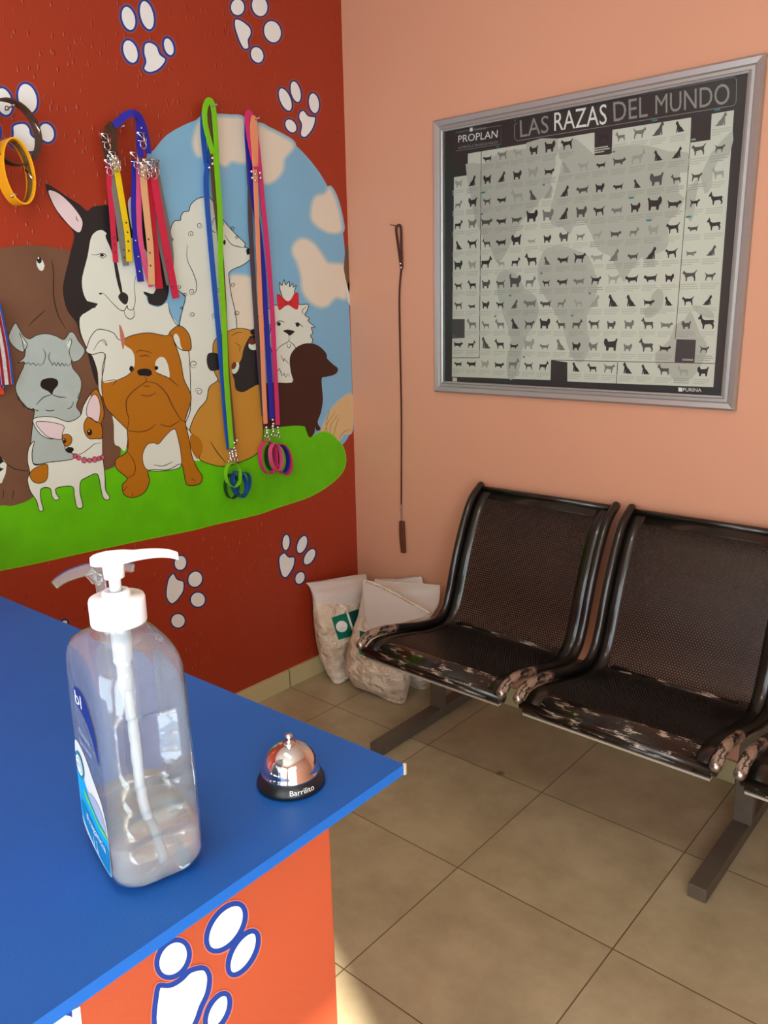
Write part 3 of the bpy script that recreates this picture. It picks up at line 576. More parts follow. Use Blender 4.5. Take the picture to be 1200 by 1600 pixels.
def pane_mat():
    m = bpy.data.materials.new('poster_glass'); m.use_nodes = True; nt = m.node_tree; N = nt.nodes; L = nt.links
    N.remove(N['Principled BSDF']); o = N['Material Output']
    t = N.new('ShaderNodeBsdfTransparent'); g = N.new('ShaderNodeBsdfGlossy'); g.inputs['Roughness'].default_value = .12
    fr = N.new('ShaderNodeFresnel'); fr.inputs['IOR'].default_value = 1.45; mx = N.new('ShaderNodeMixShader')
    L.new(fr.outputs[0], mx.inputs[0]); L.new(t.outputs[0], mx.inputs[1]); L.new(g.outputs[0], mx.inputs[2]); L.new(mx.outputs[0], o.inputs['Surface'])
    return m
M_PANE = pane_mat()
mb = MB(); mb.add([(X0 + .039, -.0125, Z0 + .039), (X1 - .039, -.0125, Z0 + .039), (X1 - .039, -.0125, Z1 - .039), (X0 + .039, -.0125, Z1 - .039)], [(0, 1, 2, 3)], M_PANE); mb.build('glass_pane', POS)

# ------------------------------------------------------------------ leash on the salmon wall
M_LEA = mat('dark_leather', (74, 34, 22), .45, bump=.1, bscale=300); M_LEA2 = mat('brown_leather', (92, 52, 34), .5, bump=.1, bscale=300)
n0 = U((620, 353), 1, -.012)
LE = empty('hanging_leash', n0, 'thin dark leather leash hanging on a nail in the salmon wall', 'leash')
def wp(px, off, axis=1): return U(px, axis, off)
mb = MB()
top = [wp(q, -.012) for q in ((627, 420), (623, 390), (619, 360), (621, 353), (626, 355), (627, 385), (628, 420))]
mb.strap(catmull(top, n=5), .009, .003, (0, 1, 0), M_LEA); mb.build('handle_loop', LE)
mb = MB(); mb.strap(catmull([wp(q, -.008) for q in ((627.5, 415), (624, 460), (625, 540), (627, 650), (627, 790))], n=6), lambda t: .007 - .002 * t, .003, (0, 1, 0), M_LEA); mb.build('strap', LE)
for q in ((626, 412), (627, 418)): mb = MB(); mb.ball(wp(q, -.016), .004, M_CHROME, 6); mb.build('rivet', LE)
mb = MB(); mb.tube(catmull([wp(q, -.008) for q in ((627, 788), (627, 800), (627.5, 812))], n=4), .0025, M_STEEL); mb.ball(wp((627, 793), -.009), .006, M_STEEL, 6); mb.build('clip', LE)
mb = MB(); mb.strap(catmull([wp(q, -.012) for q in ((628, 814), (628.5, 835), (630.5, 864))], n=4), lambda t: .020 + .004 * math.sin(PI * t), .014, (0, 1, 0), M_LEA2); mb.build('grip', LE, bevel=.003)
mb = MB(); c = wp((618, 353), 0); mb.tube([c, c + Vector((0, -.028, .003))], .0018, M_STEEL); mb.ball(c + Vector((0, -.029, .003)), .0035, M_STEEL, 6)
mb.build('nail', label='nail in the salmon wall carrying the thin leather leash', cat='nail')
for q in ((597, 736), (550, 400)):
    pass

# ------------------------------------------------------------------ collars and leashes on the mural wall
def webbing(name, col, rough=.6, **k): return mat(name, col, rough, bump=.15, bscale=500, **k)
W_BLUE = webbing('royal_blue_webbing', (28, 84, 176)); W_LIME = webbing('lime_webbing', (120, 200, 20)); W_BRN = webbing('brown_webbing', (92, 66, 44))
W_PINK = webbing('magenta_webbing', (206, 50, 112)); W_PEACH = webbing('peach_webbing', (232, 150, 110)); W_NAVY = webbing('deep_blue_webbing', (38, 36, 160)); W_GRY = webbing('charcoal_webbing', (78, 66, 74))
W_RED = webbing('crimson_webbing', (190, 28, 50)); W_RED2 = webbing('raspberry_webbing', (200, 36, 70)); W_GREY = webbing('grey_webbing', (122, 122, 116)); W_YEL = webbing('yellow_webbing', (232, 200, 0))
W_TAN = webbing('tan_webbing', (222, 172, 124)); W_ROSE = webbing('rose_webbing', (216, 84, 130)); W_DKB = webbing('dark_brown_webbing', (74, 48, 30)); W_DGR = webbing('dark_green_webbing', (30, 60, 36)); W_TEA = webbing('teal_blue_webbing', (26, 96, 130))
def wallpts(pts, n=6):
    return catmull([U((a, b), 0, c) for a, b, c in pts], n=n)
def ring_strap(mb, cx, cy, off, ry, rz, w, t, m, tilt=0, lean=0.0, seg=36):
    """a closed collar hanging off the wall: an oval in the wall's plane, its band standing out from the wall"""
    c = U((cx, cy), 0, off); P = []
    for i in range(seg):
        a = 2 * PI * i / seg; y = ry * math.cos(a); z = rz * math.sin(a)
        P.append(c + Vector((lean * z, y * math.cos(tilt) - z * math.sin(tilt), y * math.sin(tilt) + z * math.cos(tilt))))
    nr = [(q - c) for q in P]
    mb.strap(P, w, t, lambda i: (0, nr[i % seg].y / ry ** 2, nr[i % seg].z / rz ** 2), m, closed=True)
def clip(mb, q, off, h=.04):
    c = U(q, 0, off)
    mb.tube([c + Vector((0, 0, 0)), c + Vector((0, .002, -h * .5)), c + Vector((0, 0, -h * .62))], .0032, M_CHROME, 8)
    mb.ball(c, .006, M_CHROME, 6)
    P = [c + Vector((0, .008 * math.sin(2 * PI * i / 16), -h * .8 + h * .2 * math.cos(2 * PI * i / 16))) for i in range(16)]
    mb.tube(P, .0022, M_CHROME, 6, closed=True)
def rivet(mb, q, off, r=.0055): mb.ball(U(q, 0, off), r, M_CHROME, 6)
def nail(q, label, l=.05):
    c = U(q, 0, 0); mb = MB(); mb.tube([c, c + Vector((l, 0, .004))], .002, M_STEEL); mb.ball(c + Vector((l + .001, 0, .004)), .0042, M_STEEL, 6); mb.build('nail', label=label, cat='nail')
nail((323, 170), 'nail carrying the blue, lime and brown long leashes'); nail((389, 190), 'nail carrying the magenta and peach long leashes')
nail((177, 204), 'nail above the husky carrying the bunch of short collars', .055); nail((8, 172), 'nail at the left edge carrying the dark and yellow collars', .05)
def long_leash(label, m, loop, strap, w, riv, cl, collar, lm=None, grp='long leashes hung in front of the mural'):
    o = U(loop[0][:2], 0, .02)
    E = empty('long_leash', o, label, 'leash', grp)
    mb = MB(); mb.strap(wallpts(loop), w * 1.12, .0028, (1, 0, 0), m); mb.build('handle_loop', E)
    mb = MB(); mb.strap(wallpts(strap), w * 1.18, .0028, (1, 0, 0), lm or m); mb.build('strap', E)
    if riv:
        
        for q in riv: mb = MB(); rivet(mb, q[:2], q[2]); mb.build('rivet', E)
    if cl: mb = MB(); clip(mb, cl[:2], cl[2]); mb.build('clip', E)
    for c in collar:
        mb = MB(); ring_strap(mb, *c); mb.build('collar_loop', E)
long_leash('royal blue long leash, left of the lime one, with blue loops at its end', W_BLUE,
    [(324, 265, .012), (319, 230, .012), (317, 190, .012), (322, 168, .016), (328, 175, .012), (329, 215, .012), (326, 262, .012)],
    [(325, 255, .014), (322, 290, .012), (328, 370, .011), (338, 480, .011), (346, 570, .012), (353, 660, .012), (358, 702, .012)], .0165,
    [(327, 262, .02)], (359, 708, .016), [(374, 757, .03, .030, .050, .022, .0022, W_BLUE, .25), (380, 756, .03, .030, .042, .020, .0022, W_TEA, -.35)])
long_leash('lime green long leash hanging between the blue and brown ones', W_LIME,
    [(333, 240, .030), (327, 220, .03), (321, 195, .03), (320, 172, .03), (325, 158, .03), (332, 163, .03), (336, 195, .028), (338, 232, .026), (339, 255, .024)],
    [(336, 235, .026), (340, 280, .024), (344, 340, .022), (345, 420, .020), (350, 500, .020), (353, 580, .02), (358, 650, .02), (362, 700, .02)], .017,
    [], (363, 705, .024), [(364, 742, .042, .032, .044, .018, .0022, W_LIME, .15)])
long_leash('brown long leash on the right of the lime one', W_BRN,
    [(331, 245, .024), (328, 215, .026), (326, 185, .024), (328, 168, .022), (332, 185, .020), (333, 220, .020), (333, 245, .018)],
    [(332, 240, .018), (335, 300, .017), (344, 380, .017), (350, 470, .018), (354, 560, .018), (361, 640, .019), (366, 695, .020)], .015,
    [(332, 247, .024), (332, 256, .024), (366, 692, .026), (366, 700, .026), (370, 688, .02)], (368, 704, .024), [(362, 760, .028, .028, .044, .018, .0022, W_DGR, 0)])
long_leash('magenta long leash, right of the peach one, with pink loops at its end', W_PINK,
    [(400, 265, .026), (393, 235, .028), (388, 205, .026), (386, 180, .024), (391, 178, .024), (398, 200, .026), (403, 235, .026), (406, 265, .024)],
    [(405, 255, .022), (410, 310, .020), (418, 390, .018), (425, 480, .018), (428, 540, .018), (431, 600, .018), (434, 664, .018)], .017,
    [(406, 270, .028), (407, 278, .028)], (434, 668, .020), [(419, 715, .04, .038, .062, .022, .0022, W_PINK, .1), (442, 718, .036, .036, .062, .022, .0022, W_PINK, .3)])
long_leash('peach long leash between the deep blue and magenta ones', W_PEACH,
    [(398, 260, .03), (396, 230, .03), (394, 200, .03), (396, 184, .03), (399, 195, .03), (400, 225, .028), (400, 260, .026)],
    [(398, 255, .026), (401, 330, .024), (405, 430, .022), (409, 520, .022), (412, 600, .022), (415, 662, .022)], .0155,
    [(399, 272, .03), (399, 282, .03)], (416, 668, .022), [(431, 714, .05, .026, .052, .020, .0022, W_ROSE, .15)])
long_leash('deep blue long leash crossing behind the peach one', W_NAVY,
    [(392, 270, .014), (388, 240, .014), (386, 210, .014), (387, 185, .014), (390, 200, .014), (392, 240, .014), (394, 270, .014)],
    [(391, 262, .014), (394, 300, .012), (403, 350, .012), (411, 420, .012), (416, 500, .016), (421, 580, .022), (425, 655, .024)], .018,
    [(393, 268, .02), (394, 278, .02), (426, 656, .03), (427, 662, .03)], (426, 666, .026), [(439, 717, .028, .034, .054, .020, .0022, W_NAVY, .2)])
long_leash('charcoal long leash hanging leftmost beside the peach one', W_GRY,
    [(390, 290, .010), (388, 250, .010), (387, 215, .010), (388, 195, .010), (389, 215, .010), (390, 250, .010), (391, 290, .010)],
    [(391, 280, .011), (391, 340, .010), (395, 420, .010), (400, 500, .010), (405, 560, .010), (412, 650, .012)], .016,
    [], (418, 672, .014), [(426, 715, .024, .030, .050, .020, .0022, W_DGR, .05)])
# short collars
def collar(label, m, pts, w, buck, holes=(), t=.0028, m2=None):
    E = empty('pet_collar', U(pts[0][:2], 0, .02), label, 'collar', 'short collars bunched above the husky')
    mb = MB(); mb.strap(wallpts(pts), w, t, (1, 0, 0), m)
    mb.build('strap', E)
    if holes:
        for a, b, c in holes: mb = MB(); mb.lathe(U((a, b), 0, c), [(.0028, 0), (.0028, .0015), (0, .0015)], M_LINE if m is not W_NAVY else M_CHROME, 8, M=Matrix.Rotation(PI / 2, 4, 'Y')); mb.build('eyelet', E)
    if buck:
        mb = MB(); c = U(buck[:2], 0, buck[2]); hw = w * .75
        P = [c + Vector((0, sy * hw, sz * hw * .8)) for sy, sz in ((-1, -1), (1, -1), (1, 1), (-1, 1))]
        mb.tube(P, .0022, M_CHROME, 6, closed=True); mb.tube([P[3], P[1]], .0018, M_CHROME, 6)
        mb.tube([c + Vector((.004, .3 * hw, hw * .8)), c + Vector((.006, .4 * hw, -hw * 1.2))], .0018, M_CHROME, 6)
        Q = [c + Vector((.006, .010 * math.cos(2 * PI * i / 12), -.022 + .011 * math.sin(2 * PI * i / 12))) for i in range(12)]
        mb.tube(Q, .0016, M_CHROME, 6, closed=True)
        mb.build('buckle', E)
collar('brown collar loop hung on the nail above the husky, left side', W_DKB, [(175, 199, .03), (169, 200, .03), (166, 210, .028), (164, 225, .026), (167, 240, .024), (170, 255, .02)], .019, (165, 216, .034))
collar('dark brown collar carrying the grey and yellow collars', W_DKB, [(170, 197, .04), (175, 196, .04), (178, 205, .038), (179, 225, .036), (177, 243, .034)], .019, (177, 244, .040))
collar('red collar hanging leftmost of the bunch over the husky', W_RED2, [(169, 254, .024), (171, 290, .022), (174, 320, .020), (177, 360, .018), (181, 410, .014)], .017, (169, 256, .03), [(178, 371, .020), (179, 382, .019), (180, 394, .018)])
collar('grey collar between the red and yellow ones', W_GREY, [(174, 250, .024), (178, 290, .022), (184, 330, .020), (191, 380, .016), (197, 415, .012)], .020, (175, 250, .03), [(193, 390, .017), (194, 402, .016)])
collar('yellow collar with a row of eyelets beside the grey one', W_YEL, [(179, 245, .034), (184, 275, .032), (190, 310, .030), (196, 345, .026), (200, 375, .022), (202, 409, .018)], .019, (181, 250, .04), [(197, 348, .028), (199, 363, .026), (200, 377, .024), (201, 392, .022)])
collar('deep blue collar arching from the nail over the other collars', W_NAVY, [(178, 196, .045), (186, 189, .05), (197, 180, .055), (208, 177, .058), (217, 182, .055), (223, 194, .05), (228, 212, .045), (232, 240, .042)], .020, (221, 214, .056), [(221, 200, .055)])
collar('second deep blue band looped down beside the arched one', W_NAVY, [(214, 180, .050), (217, 192, .048), (217, 210, .045), (218, 228, .042), (220, 246, .040)], .020, None)
collar('long deep blue collar with chrome eyelets, tip by the husky nose', W_NAVY, [(211, 250, .024), (211, 280, .022), (210, 320, .020), (212, 360, .018), (214, 395, .016), (220, 440, .012)], .022, (211, 246, .034), [(212, 376, .024), (216, 401, .022), (218, 424, .020)])
collar('pink collar hanging right of the long deep blue one', W_ROSE, [(217, 252, .030), (217, 290, .028), (217, 330, .024), (219, 370, .020), (225, 405, .016), (236, 448, .012)], .017, (218, 258, .036))
collar('tan collar hanging in front of the crimson ones', W_TAN, [(223, 256, .040), (225, 290, .038), (230, 340, .032), (235, 390, .026), (237, 445, .018)], .022, (226, 262, .046), [(232, 374, .034), (234, 395, .030), (235, 415, .026)])
collar('crimson collar hanging behind the tan one', W_RED, [(233, 262, .032), (234, 300, .028), (238, 350, .022), (243, 400, .018), (249, 451, .012)], .026, (232, 258, .040), [(240, 372, .026), (242, 393, .024)])
collar('crimson collar at the right of the bunch, reaching lowest', W_RED2, [(239, 262, .040), (244, 300, .036), (253, 350, .030), (262, 400, .024), (268, 430, .020), (275, 466, .016)], .026, (238, 262, .048), [(262, 408, .030), (269, 448, .024)])
collar('charcoal collar at the right edge behind the crimson one', W_GREY, [(243, 262, .024), (252, 310, .020), (262, 360, .016), (267, 400, .013), (266, 430, .012)], .020, (242, 256, .032))
collar('grey collar showing between the two crimson ones', W_GREY, [(240, 330, .016), (248, 370, .014), (256, 405, .012), (264, 445, .010)], .018, None)
# collars at the left edge
E = empty('pet_collar', U((25, 200), 0, .05), 'dark brown studded collar ring hung above the yellow collar', 'collar', 'collars hung at the left edge')
mb = MB(); ring_strap(mb, 18, 207, .05, .072, .078, .034, .004, W_DKB, .15); mb.build('strap', E)
mb = MB(); c = U((54, 203), 0, .06); mb.tube([c + Vector((0, 0, .02)), c + Vector((.004, .012, .0)), c + Vector((0, .016, -.02))], .003, M_CHROME, 8); mb.build('buckle', E); mb = MB(); mb.ball(U((11, 169), 0, .072), .006, M_STEEL, 6); mb.build('rivet', E)
E = empty('pet_collar', U((25, 268), 0, .06), 'yellow leather collar ring with a gold glitter stripe', 'collar', 'collars hung at the left edge')
W_YL = mat('yellow_leather', (240, 170, 20), .4); M_GLI = mat('gold_glitter', (150, 128, 70), .35, .7, var=.9, vscale=420, bump=1.0, bscale=420)
mb = MB(); ring_strap(mb, 24, 269, .055, .040, .080, .048, .004, W_YL, .06); mb.build('strap', E)
def half_ring(mb, cx, cy, off, ry, rz, w, t, m, a0, a1, tilt):
    c = U((cx, cy), 0, off); P = []; seg = 24
    for i in range(seg + 1):
        a = a0 + (a1 - a0) * i / seg; y = ry * math.cos(a); z = rz * math.sin(a)
        P.append(c + Vector((0, y * math.cos(tilt) - z * math.sin(tilt), y * math.sin(tilt) + z * math.cos(tilt))))
    nr = [(q - c) for q in P]
    mb.strap(P, w, t, lambda i: (0, nr[i].y / ry ** 2, nr[i].z / rz ** 2), m)
mb = MB(); half_ring(mb, 24, 269, .055, .0374, .0774, .026, .002, M_GLI, -1.4, 1.35, .06); mb.build('glitter_stripe', E)
mb = MB(); c = U((44, 272), 0, .07); mb.tube([c + Vector((-.012, .0, .012)), c + Vector((.012, .004, -.012))], .0025, M_CHROME, 8)
mb.build('slider', E); mb = MB(); c = U((21, 305), 0, .07); mb.ball(c, .007, M_CHROME, 6); mb.tube([c + Vector((0, .008, .004)), c + Vector((0, -.008, -.004))], .0028, M_CHROME, 8); mb.build('buckle', E)
M_DOT = mat('white_red_braid', (200, 190, 190), .6, var=.8, vscale=260); W_CRS = webbing('wine_webbing', (130, 24, 34)); W_RB = webbing('bright_blue_webbing', (26, 74, 160)); W_ORR = webbing('orange_red_webbing', (220, 60, 30)); W_PST = webbing('pale_pink_webbing', (226, 150, 150))
for k, (dx, dz, lab) in enumerate(((0, 0, 'blue collar with a red and white braided stripe at the left edge'), (-13, 6, 'blue striped collar partly cut off by the left edge'))):
    E = empty('pet_collar', U((8 + dx, 560 + dz), 0, .02), lab, 'collar', 'striped collars at the left edge')
    of = .03 - .012 * k
    def pts(s): return [U((a + dx + s, b + dz), 0, of) for a, b in ((-12, 470), (-4, 508), (4, 550), (10, 601))]
    mb = MB(); mb.strap(catmull(pts(0)), .040, .003, (1, 0, 0), W_RB); mb.build('strap', E)
    mb = MB()
    for s, w_, m_, l_ in ((0, .028, W_PST, .0018), (0, .025, W_CRS, .0022), (0, .010, M_DOT, .0028)):
        mb.strap([q + Vector((l_, 0, 0)) for q in catmull(pts(s))], w_, .0005, (1, 0, 0), m_)
    mb.build('braided_stripe', E)
mb = MB(); mb.strap(wallpts([(-14, 560, .012), (-8, 590, .012), (-2, 617, .012)]), .03, .003, (1, 0, 0), W_ORR)
mb.build('pet_collar', label='orange red strap tip showing below the striped collars', cat='collar')

# ------------------------------------------------------------------ sacks in the corner
def sack_mat():
    m = bpy.data.materials.new('woven_plastic_sack'); m.use_nodes = True; nt = m.node_tree; N = nt.nodes; L = nt.links; b = N['Principled BSDF']
    tc = N.new('ShaderNodeTexCoord'); sp = N.new('ShaderNodeSeparateXYZ'); L.new(tc.outputs['Object'], sp.inputs[0])
    n = N.new('ShaderNodeTexNoise'); n.inputs['Scale'].default_value = 9; n.inputs['Detail'].default_value = 5; L.new(tc.outputs['Object'], n.inputs['Vector'])
    cr = N.new('ShaderNodeValToRGB'); cr.color_ramp.elements[0].position = .35; cr.color_ramp.elements[0].color = rgb(206, 182, 156); cr.color_ramp.elements[1].position = .65; cr.color_ramp.elements[1].color = rgb(228, 214, 194)
    L.new(n.outputs['Fac'], cr.inputs[0]); L.new(cr.outputs[0], b.inputs['Base Color']); b.inputs['Roughness'].default_value = .42
    w1 = N.new('ShaderNodeTexNoise'); w1.inputs['Scale'].default_value = 26; w1.inputs['Detail'].default_value = 4; L.new(tc.outputs['Object'], w1.inputs['Vector'])
    bp = N.new('ShaderNodeBump'); bp.inputs['Strength'].default_value = 1.0; bp.inputs['Distance'].default_value = .03
    L.new(w1.outputs['Fac'], bp.inputs['Height']); L.new(bp.outputs[0], b.inputs['Normal'])
    return m
M_SACK = sack_mat(); M_LABG = mat('green_label', (10, 118, 92), .35); M_LABD = mat('dark_green_label', (8, 78, 70), .35)
M_FILM = mat('clear_sack_film', (224, 212, 204), .32, bump=.9, bscale=24, alpha=.8)
def loft(rows, thick, seg=40, sub=5, seed=1, wr=.009):
    """rows of (left point, right point); thick = half depth per row; returns surface function"""
    Ls = catmull([r[0] for r in rows], n=sub); Rs = catmull([r[1] for r in rows], n=sub); T = catmull([(t, 0, 0) for t in thick], n=sub)
    rr = random.Random(seed); ph = [(rr.uniform(8, 30), rr.uniform(0, 6), rr.uniform(1, 4)) for _ in range(5)]
    rings = []
    for i, (a, b) in enumerate(zip(Ls, Rs)):
        c = (a + b) / 2; h = (b - a) / 2; hd = h.normalized(); nn = Vector((hd.y, -hd.x, 0)).normalized(); R = []
        for j in range(seg):
            t = 2 * PI * j / seg; ct, st = math.cos(t), math.sin(t)
            x = abs(ct) ** .8 * (1 if ct > 0 else -1); y = abs(st) ** .8 * (1 if st > 0 else -1)
            w_ = sum(math.sin(q[0] * (i / sub) * .35 + q[1] + q[2] * t) for q in ph) * wr * .4
            R.append(c + h * x + nn * (max(T[i].x, .003) * y + w_ * abs(st)))
        rings.append(R)
    return rings
def patch(mb, rings, i0, i1, j0, j1, m, off=.003):
    seg = len(rings[0]); g = []
    for i in range(i0, i1 + 1):
        c = sum((q for q in rings[i]), Vector()) / seg
        g.append([rings[i][j % seg] + (rings[i][j % seg] - c).normalized() * off for j in range(j0, j1 + 1)])
    n = j1 - j0 + 1
    mb.add([q for r in g for q in r], [(a * n + b, a * n + b + 1, (a + 1) * n + b + 1, (a + 1) * n + b) for a in range(i1 - i0) for b in range(n - 1)], m, True)
r1 = [(U((520, 1066), 2, .004), U((536, 1062), 2, .004)), (U((508, 1036), 0, .10), U((549, 1040), 1, -.16)), (U((498, 1000), 0, .08), U((559, 1002), 1, -.13)),
      (U((492, 965), 0, .07), U((567, 965), 1, -.11)), (U((489, 935), 0, .05), U((573, 932), 1, -.09)), (U((484, 918), 0, .035), U((574, 908), 1, -.07)), (U((478, 911), 0, .02), U((572, 897), 1, -.05))]
g1 = loft(r1, [.02, .055, .06, .055, .035, .016, .003], seed=3)
E = empty('sack', (.1, -.25, 0), 'pale full sack with square green label leaning upright in the corner', 'sack', 'sacks piled in the corner')
def bag(g, k):
    mb = MB(); mb.rings(g[:k + 1], M_SACK, cap=False); mb.rings(g[k:], M_FILM, cap=False); mb.build('bag', E, fix=False)
bag(g1, 19)
def facej(rings, i): # index facing the camera
    return min(range(len(rings[i])), key=lambda j: (rings[i][j] - EYE).length)
def on_surf(mb, rings, polypx, m, off=.003):
    """lay a label on the sack: project its outline onto the sack's camera-side skin"""
    from mathutils.bvhtree import BVHTree
    seg = len(rings[0]); V = [q for r in rings for q in r]
    F = [(i * seg + j, i * seg + (j + 1) % seg, (i + 1) * seg + (j + 1) % seg, (i + 1) * seg + j) for i in range(len(rings) - 1) for j in range(seg)]
    bv = BVHTree.FromPolygons(V, F); (x0, y0), (x1, y1), (x2, y2), (x3, y3) = polypx; n = 8; G = []
    for a in range(n + 1):
        for b in range(n + 1):
            u, v = b / n, a / n
            x = (x0 * (1 - u) + x1 * u) * (1 - v) + (x3 * (1 - u) + x2 * u) * v; y = (y0 * (1 - u) + y1 * u) * (1 - v) + (y3 * (1 - u) + y2 * u) * v
            d = (FWD + RGT * ((x - 600) / FPX) - UPV * ((y - 800) / FPX)).normalized()
            h = bv.ray_cast(EYE, d)
            G.append((h[0] - d * off) if h[0] else None)
    for i, g in enumerate(G):
        if g is None:
            ok = [(abs(i % 9 - k % 9) + abs(i // 9 - k // 9), k) for k, q in enumerate(G) if q is not None]
            if ok: G[i] = G[min(ok)[1]].copy()
            else: return
    mb.add(G, [(a * 9 + b, a * 9 + b + 1, (a + 1) * 9 + b + 1, (a + 1) * 9 + b) for a in range(n) for b in range(n)], m, True)
def on_disc(mb, rings, cx, cy, r, m, off):
    from mathutils.bvhtree import BVHTree
    seg = len(rings[0]); V = [q for R in rings for q in R]
    F = [(i * seg + j, i * seg + (j + 1) % seg, (i + 1) * seg + (j + 1) % seg, (i + 1) * seg + j) for i in range(len(rings) - 1) for j in range(seg)]
    bv = BVHTree.FromPolygons(V, F); P = []
    for x, y in [(cx, cy)] + [(cx + r * math.cos(2 * PI * k / 20), cy + r * math.sin(2 * PI * k / 20)) for k in range(20)]:
        d = (FWD + RGT * ((x - 600) / FPX) - UPV * ((y - 800) / FPX)).normalized(); h = bv.ray_cast(EYE, d)[0]
        if h is None: return
        P.append(h - d * off)
    mb.add(P, [(0, k + 1, (k + 1) % 20 + 1) for k in range(20)], m)
mb = MB(); on_surf(mb, g1, [(518, 965), (566, 950), (562, 990), (529, 1000)], M_LABG); on_surf(mb, g1, [(546, 957), (566, 951), (562, 989), (554, 991)], M_LABD, .005)
on_surf(mb, g1, [(541, 958), (544, 957), (555, 990), (552, 992)], PWH, .006)
on_disc(mb, g1, 534, 979, 9, PWH, .006)
mb.build('label', E, 'green label with a white disc')
E = empty('sack', (.32, -.25, 0), 'pale sack with folded over top standing in front beside the bench', 'sack', 'sacks piled in the corner')
r2 = [(U((556, 1068), 2, .004), U((632, 1098), 2, .004)), (U((546, 1045), 1, -.28), U((639, 1062), 1, -.24)), (U((547, 1015), 1, -.27), U((645, 1030), 1, -.22)), (U((554, 985), 1, -.25), U((655, 995), 1, -.20)),
      (U((562, 955), 1, -.22), U((672, 968), 1, -.16)), (U((566, 928), 1, -.17), U((686, 942), 1, -.11)), (U((568, 907), 1, -.13), U((688, 914), 1, -.07))]
g2 = loft(r2, [.03, .075, .08, .07, .045, .02, .003], seed=9)
bag(g2, 19)
mb = MB(); on_surf(mb, g2, [(558, 1008), (612, 1024), (608, 1038), (562, 1022)], M_LABG); on_surf(mb, g2, [(572, 1012), (577, 1014), (577, 1030), (572, 1028)], M_LABD, .005); on_surf(mb, g2, [(562, 985), (582, 992), (574, 1000), (562, 996)], M_LABD, .005); mb.build('label', E, 'green band label')
fp = [(566, 906), (590, 914), (620, 929), (645, 943), (673, 959), (655, 966), (625, 974), (600, 981), (578, 990), (571, 960)]
d1 = [U(q, 1, -.30 + .0006 * (q[0] - 566)) for q in fp]; d2 = [U(q, 1, -.285 + .0006 * (q[0] - 566)) for q in fp]
mb = MB(); mb.rings([[q for q in d1], [q for q in d2]], M_FILM, smooth=False)
mb.tube(catmull(d1[:5], n=4), .005, M_SACK, 8); mb.build('folded_top', E)
E = empty('sack', (.45, -.1, 0), 'pale sack mostly hidden behind the front sack, against the salmon wall', 'sack', 'sacks piled in the corner')
r3 = [(U((630, 1062), 1, -.09), U((671, 1078), 1, -.09)), (U((620, 1030), 1, -.10), U((673, 1050), 1, -.09)), (U((620, 1000), 1, -.09), U((668, 1010), 1, -.08)), (U((610, 940), 1, -.08), U((665, 960), 1, -.06)), (U((590, 915), 1, -.06), U((660, 905), 1, -.04)), (U((585, 905), 1, -.04), U((650, 903), 1, -.03))]
g3 = loft(r3, [.03, .05, .05, .03, .015, .004], seed=5)
bag(g3, 12)

# ------------------------------------------------------------------ waiting bench
def bench_mat(name, worn):
    m = bpy.data.materials.new(name); m.use_nodes = True; nt = m.node_tree; N = nt.nodes; L = nt.links; b = N['Principled BSDF']
    tc = N.new('ShaderNodeTexCoord'); n = N.new('ShaderNodeTexNoise'); n.inputs['Scale'].default_value = 1; n.inputs['Detail'].default_value = 8; n.inputs['Roughness'].default_value = .7
    mp = N.new('ShaderNodeMapping'); mp.inputs['Scale'].default_value = (16, 60, 90) if worn > .5 else (70, 30, 50); L.new(tc.outputs['Object'], mp.inputs[0]); L.new(mp.outputs[0], n.inputs['Vector'])
    cr = N.new('ShaderNodeValToRGB'); e = cr.color_ramp.elements; e[0].position = worn; e[1].position = worn + .03
    e[0].color = (0, 0, 0, 1); e[1].color = (1, 1, 1, 1)
    L.new(n.outputs['Fac'], cr.inputs[0]); mx = N.new('ShaderNodeMixRGB'); L.new(cr.outputs[0], mx.inputs[0]); mx.inputs[1].default_value = rgb(20, 18, 16); mx.inputs[2].default_value = rgb(168, 156, 142) if worn > .5 else rgb(150, 128, 112)
    L.new(mx.outputs[0], b.inputs['Base Color']); b.inputs['Roughness'].default_value = .28; b.inputs['Coat Weight'].default_value = .3
    return m
M_BB = bench_mat('black_enamel', .74); M_BW = bench_mat('worn_black_enamel', .565); M_BX = bench_mat('bare_worn_steel', .47)
M_MESH = mat('perforated_black_sheet', (20, 14, 13), .4); M_LEG = mat('dusty_grey_steel', (98, 88, 76), .45, .2, var=.15, vscale=30)
BEN = empty('waiting_bench', (1.5, -.25, 0), 'black perforated steel row of joined waiting seats against the salmon wall', 'bench')
PROF = [(-.040, .850), (-.095, .812), (-.140, .740), (-.178, .655), (-.208, .570), (-.234, .490), (-.262, .436), (-.310, .412), (-.400, .422), (-.500, .448), (-.600, .470), (-.665, .474), (-.705, .455)]
SHEET = [(-.050, .838), (-.098, .800), (-.140, .728), (-.176, .648), (-.206, .565), (-.232, .487), (-.262, .430), (-.310, .405), (-.400, .412), (-.500, .436), (-.600, .456), (-.655, .458), (-.690, .440), (-.700, .418)]
def arc_sample(prof, n=400):
    P = catmull([Vector((0, a, b)) for a, b in prof], n=12); D = [0]
    for i in range(1, len(P)): D.append(D[-1] + (P[i] - P[i - 1]).length)
    def f(s):
        s = max(0, min(D[-1], s)); lo = 0; hi = len(D) - 1
        while hi - lo > 1:
            md = (lo + hi) // 2
            if D[md] <= s: lo = md
            else: hi = md
        t = (s - D[lo]) / (D[hi] - D[lo]); return P[lo].lerp(P[hi], t)
    return f, D[-1]
SF, SL = arc_sample(SHEET)
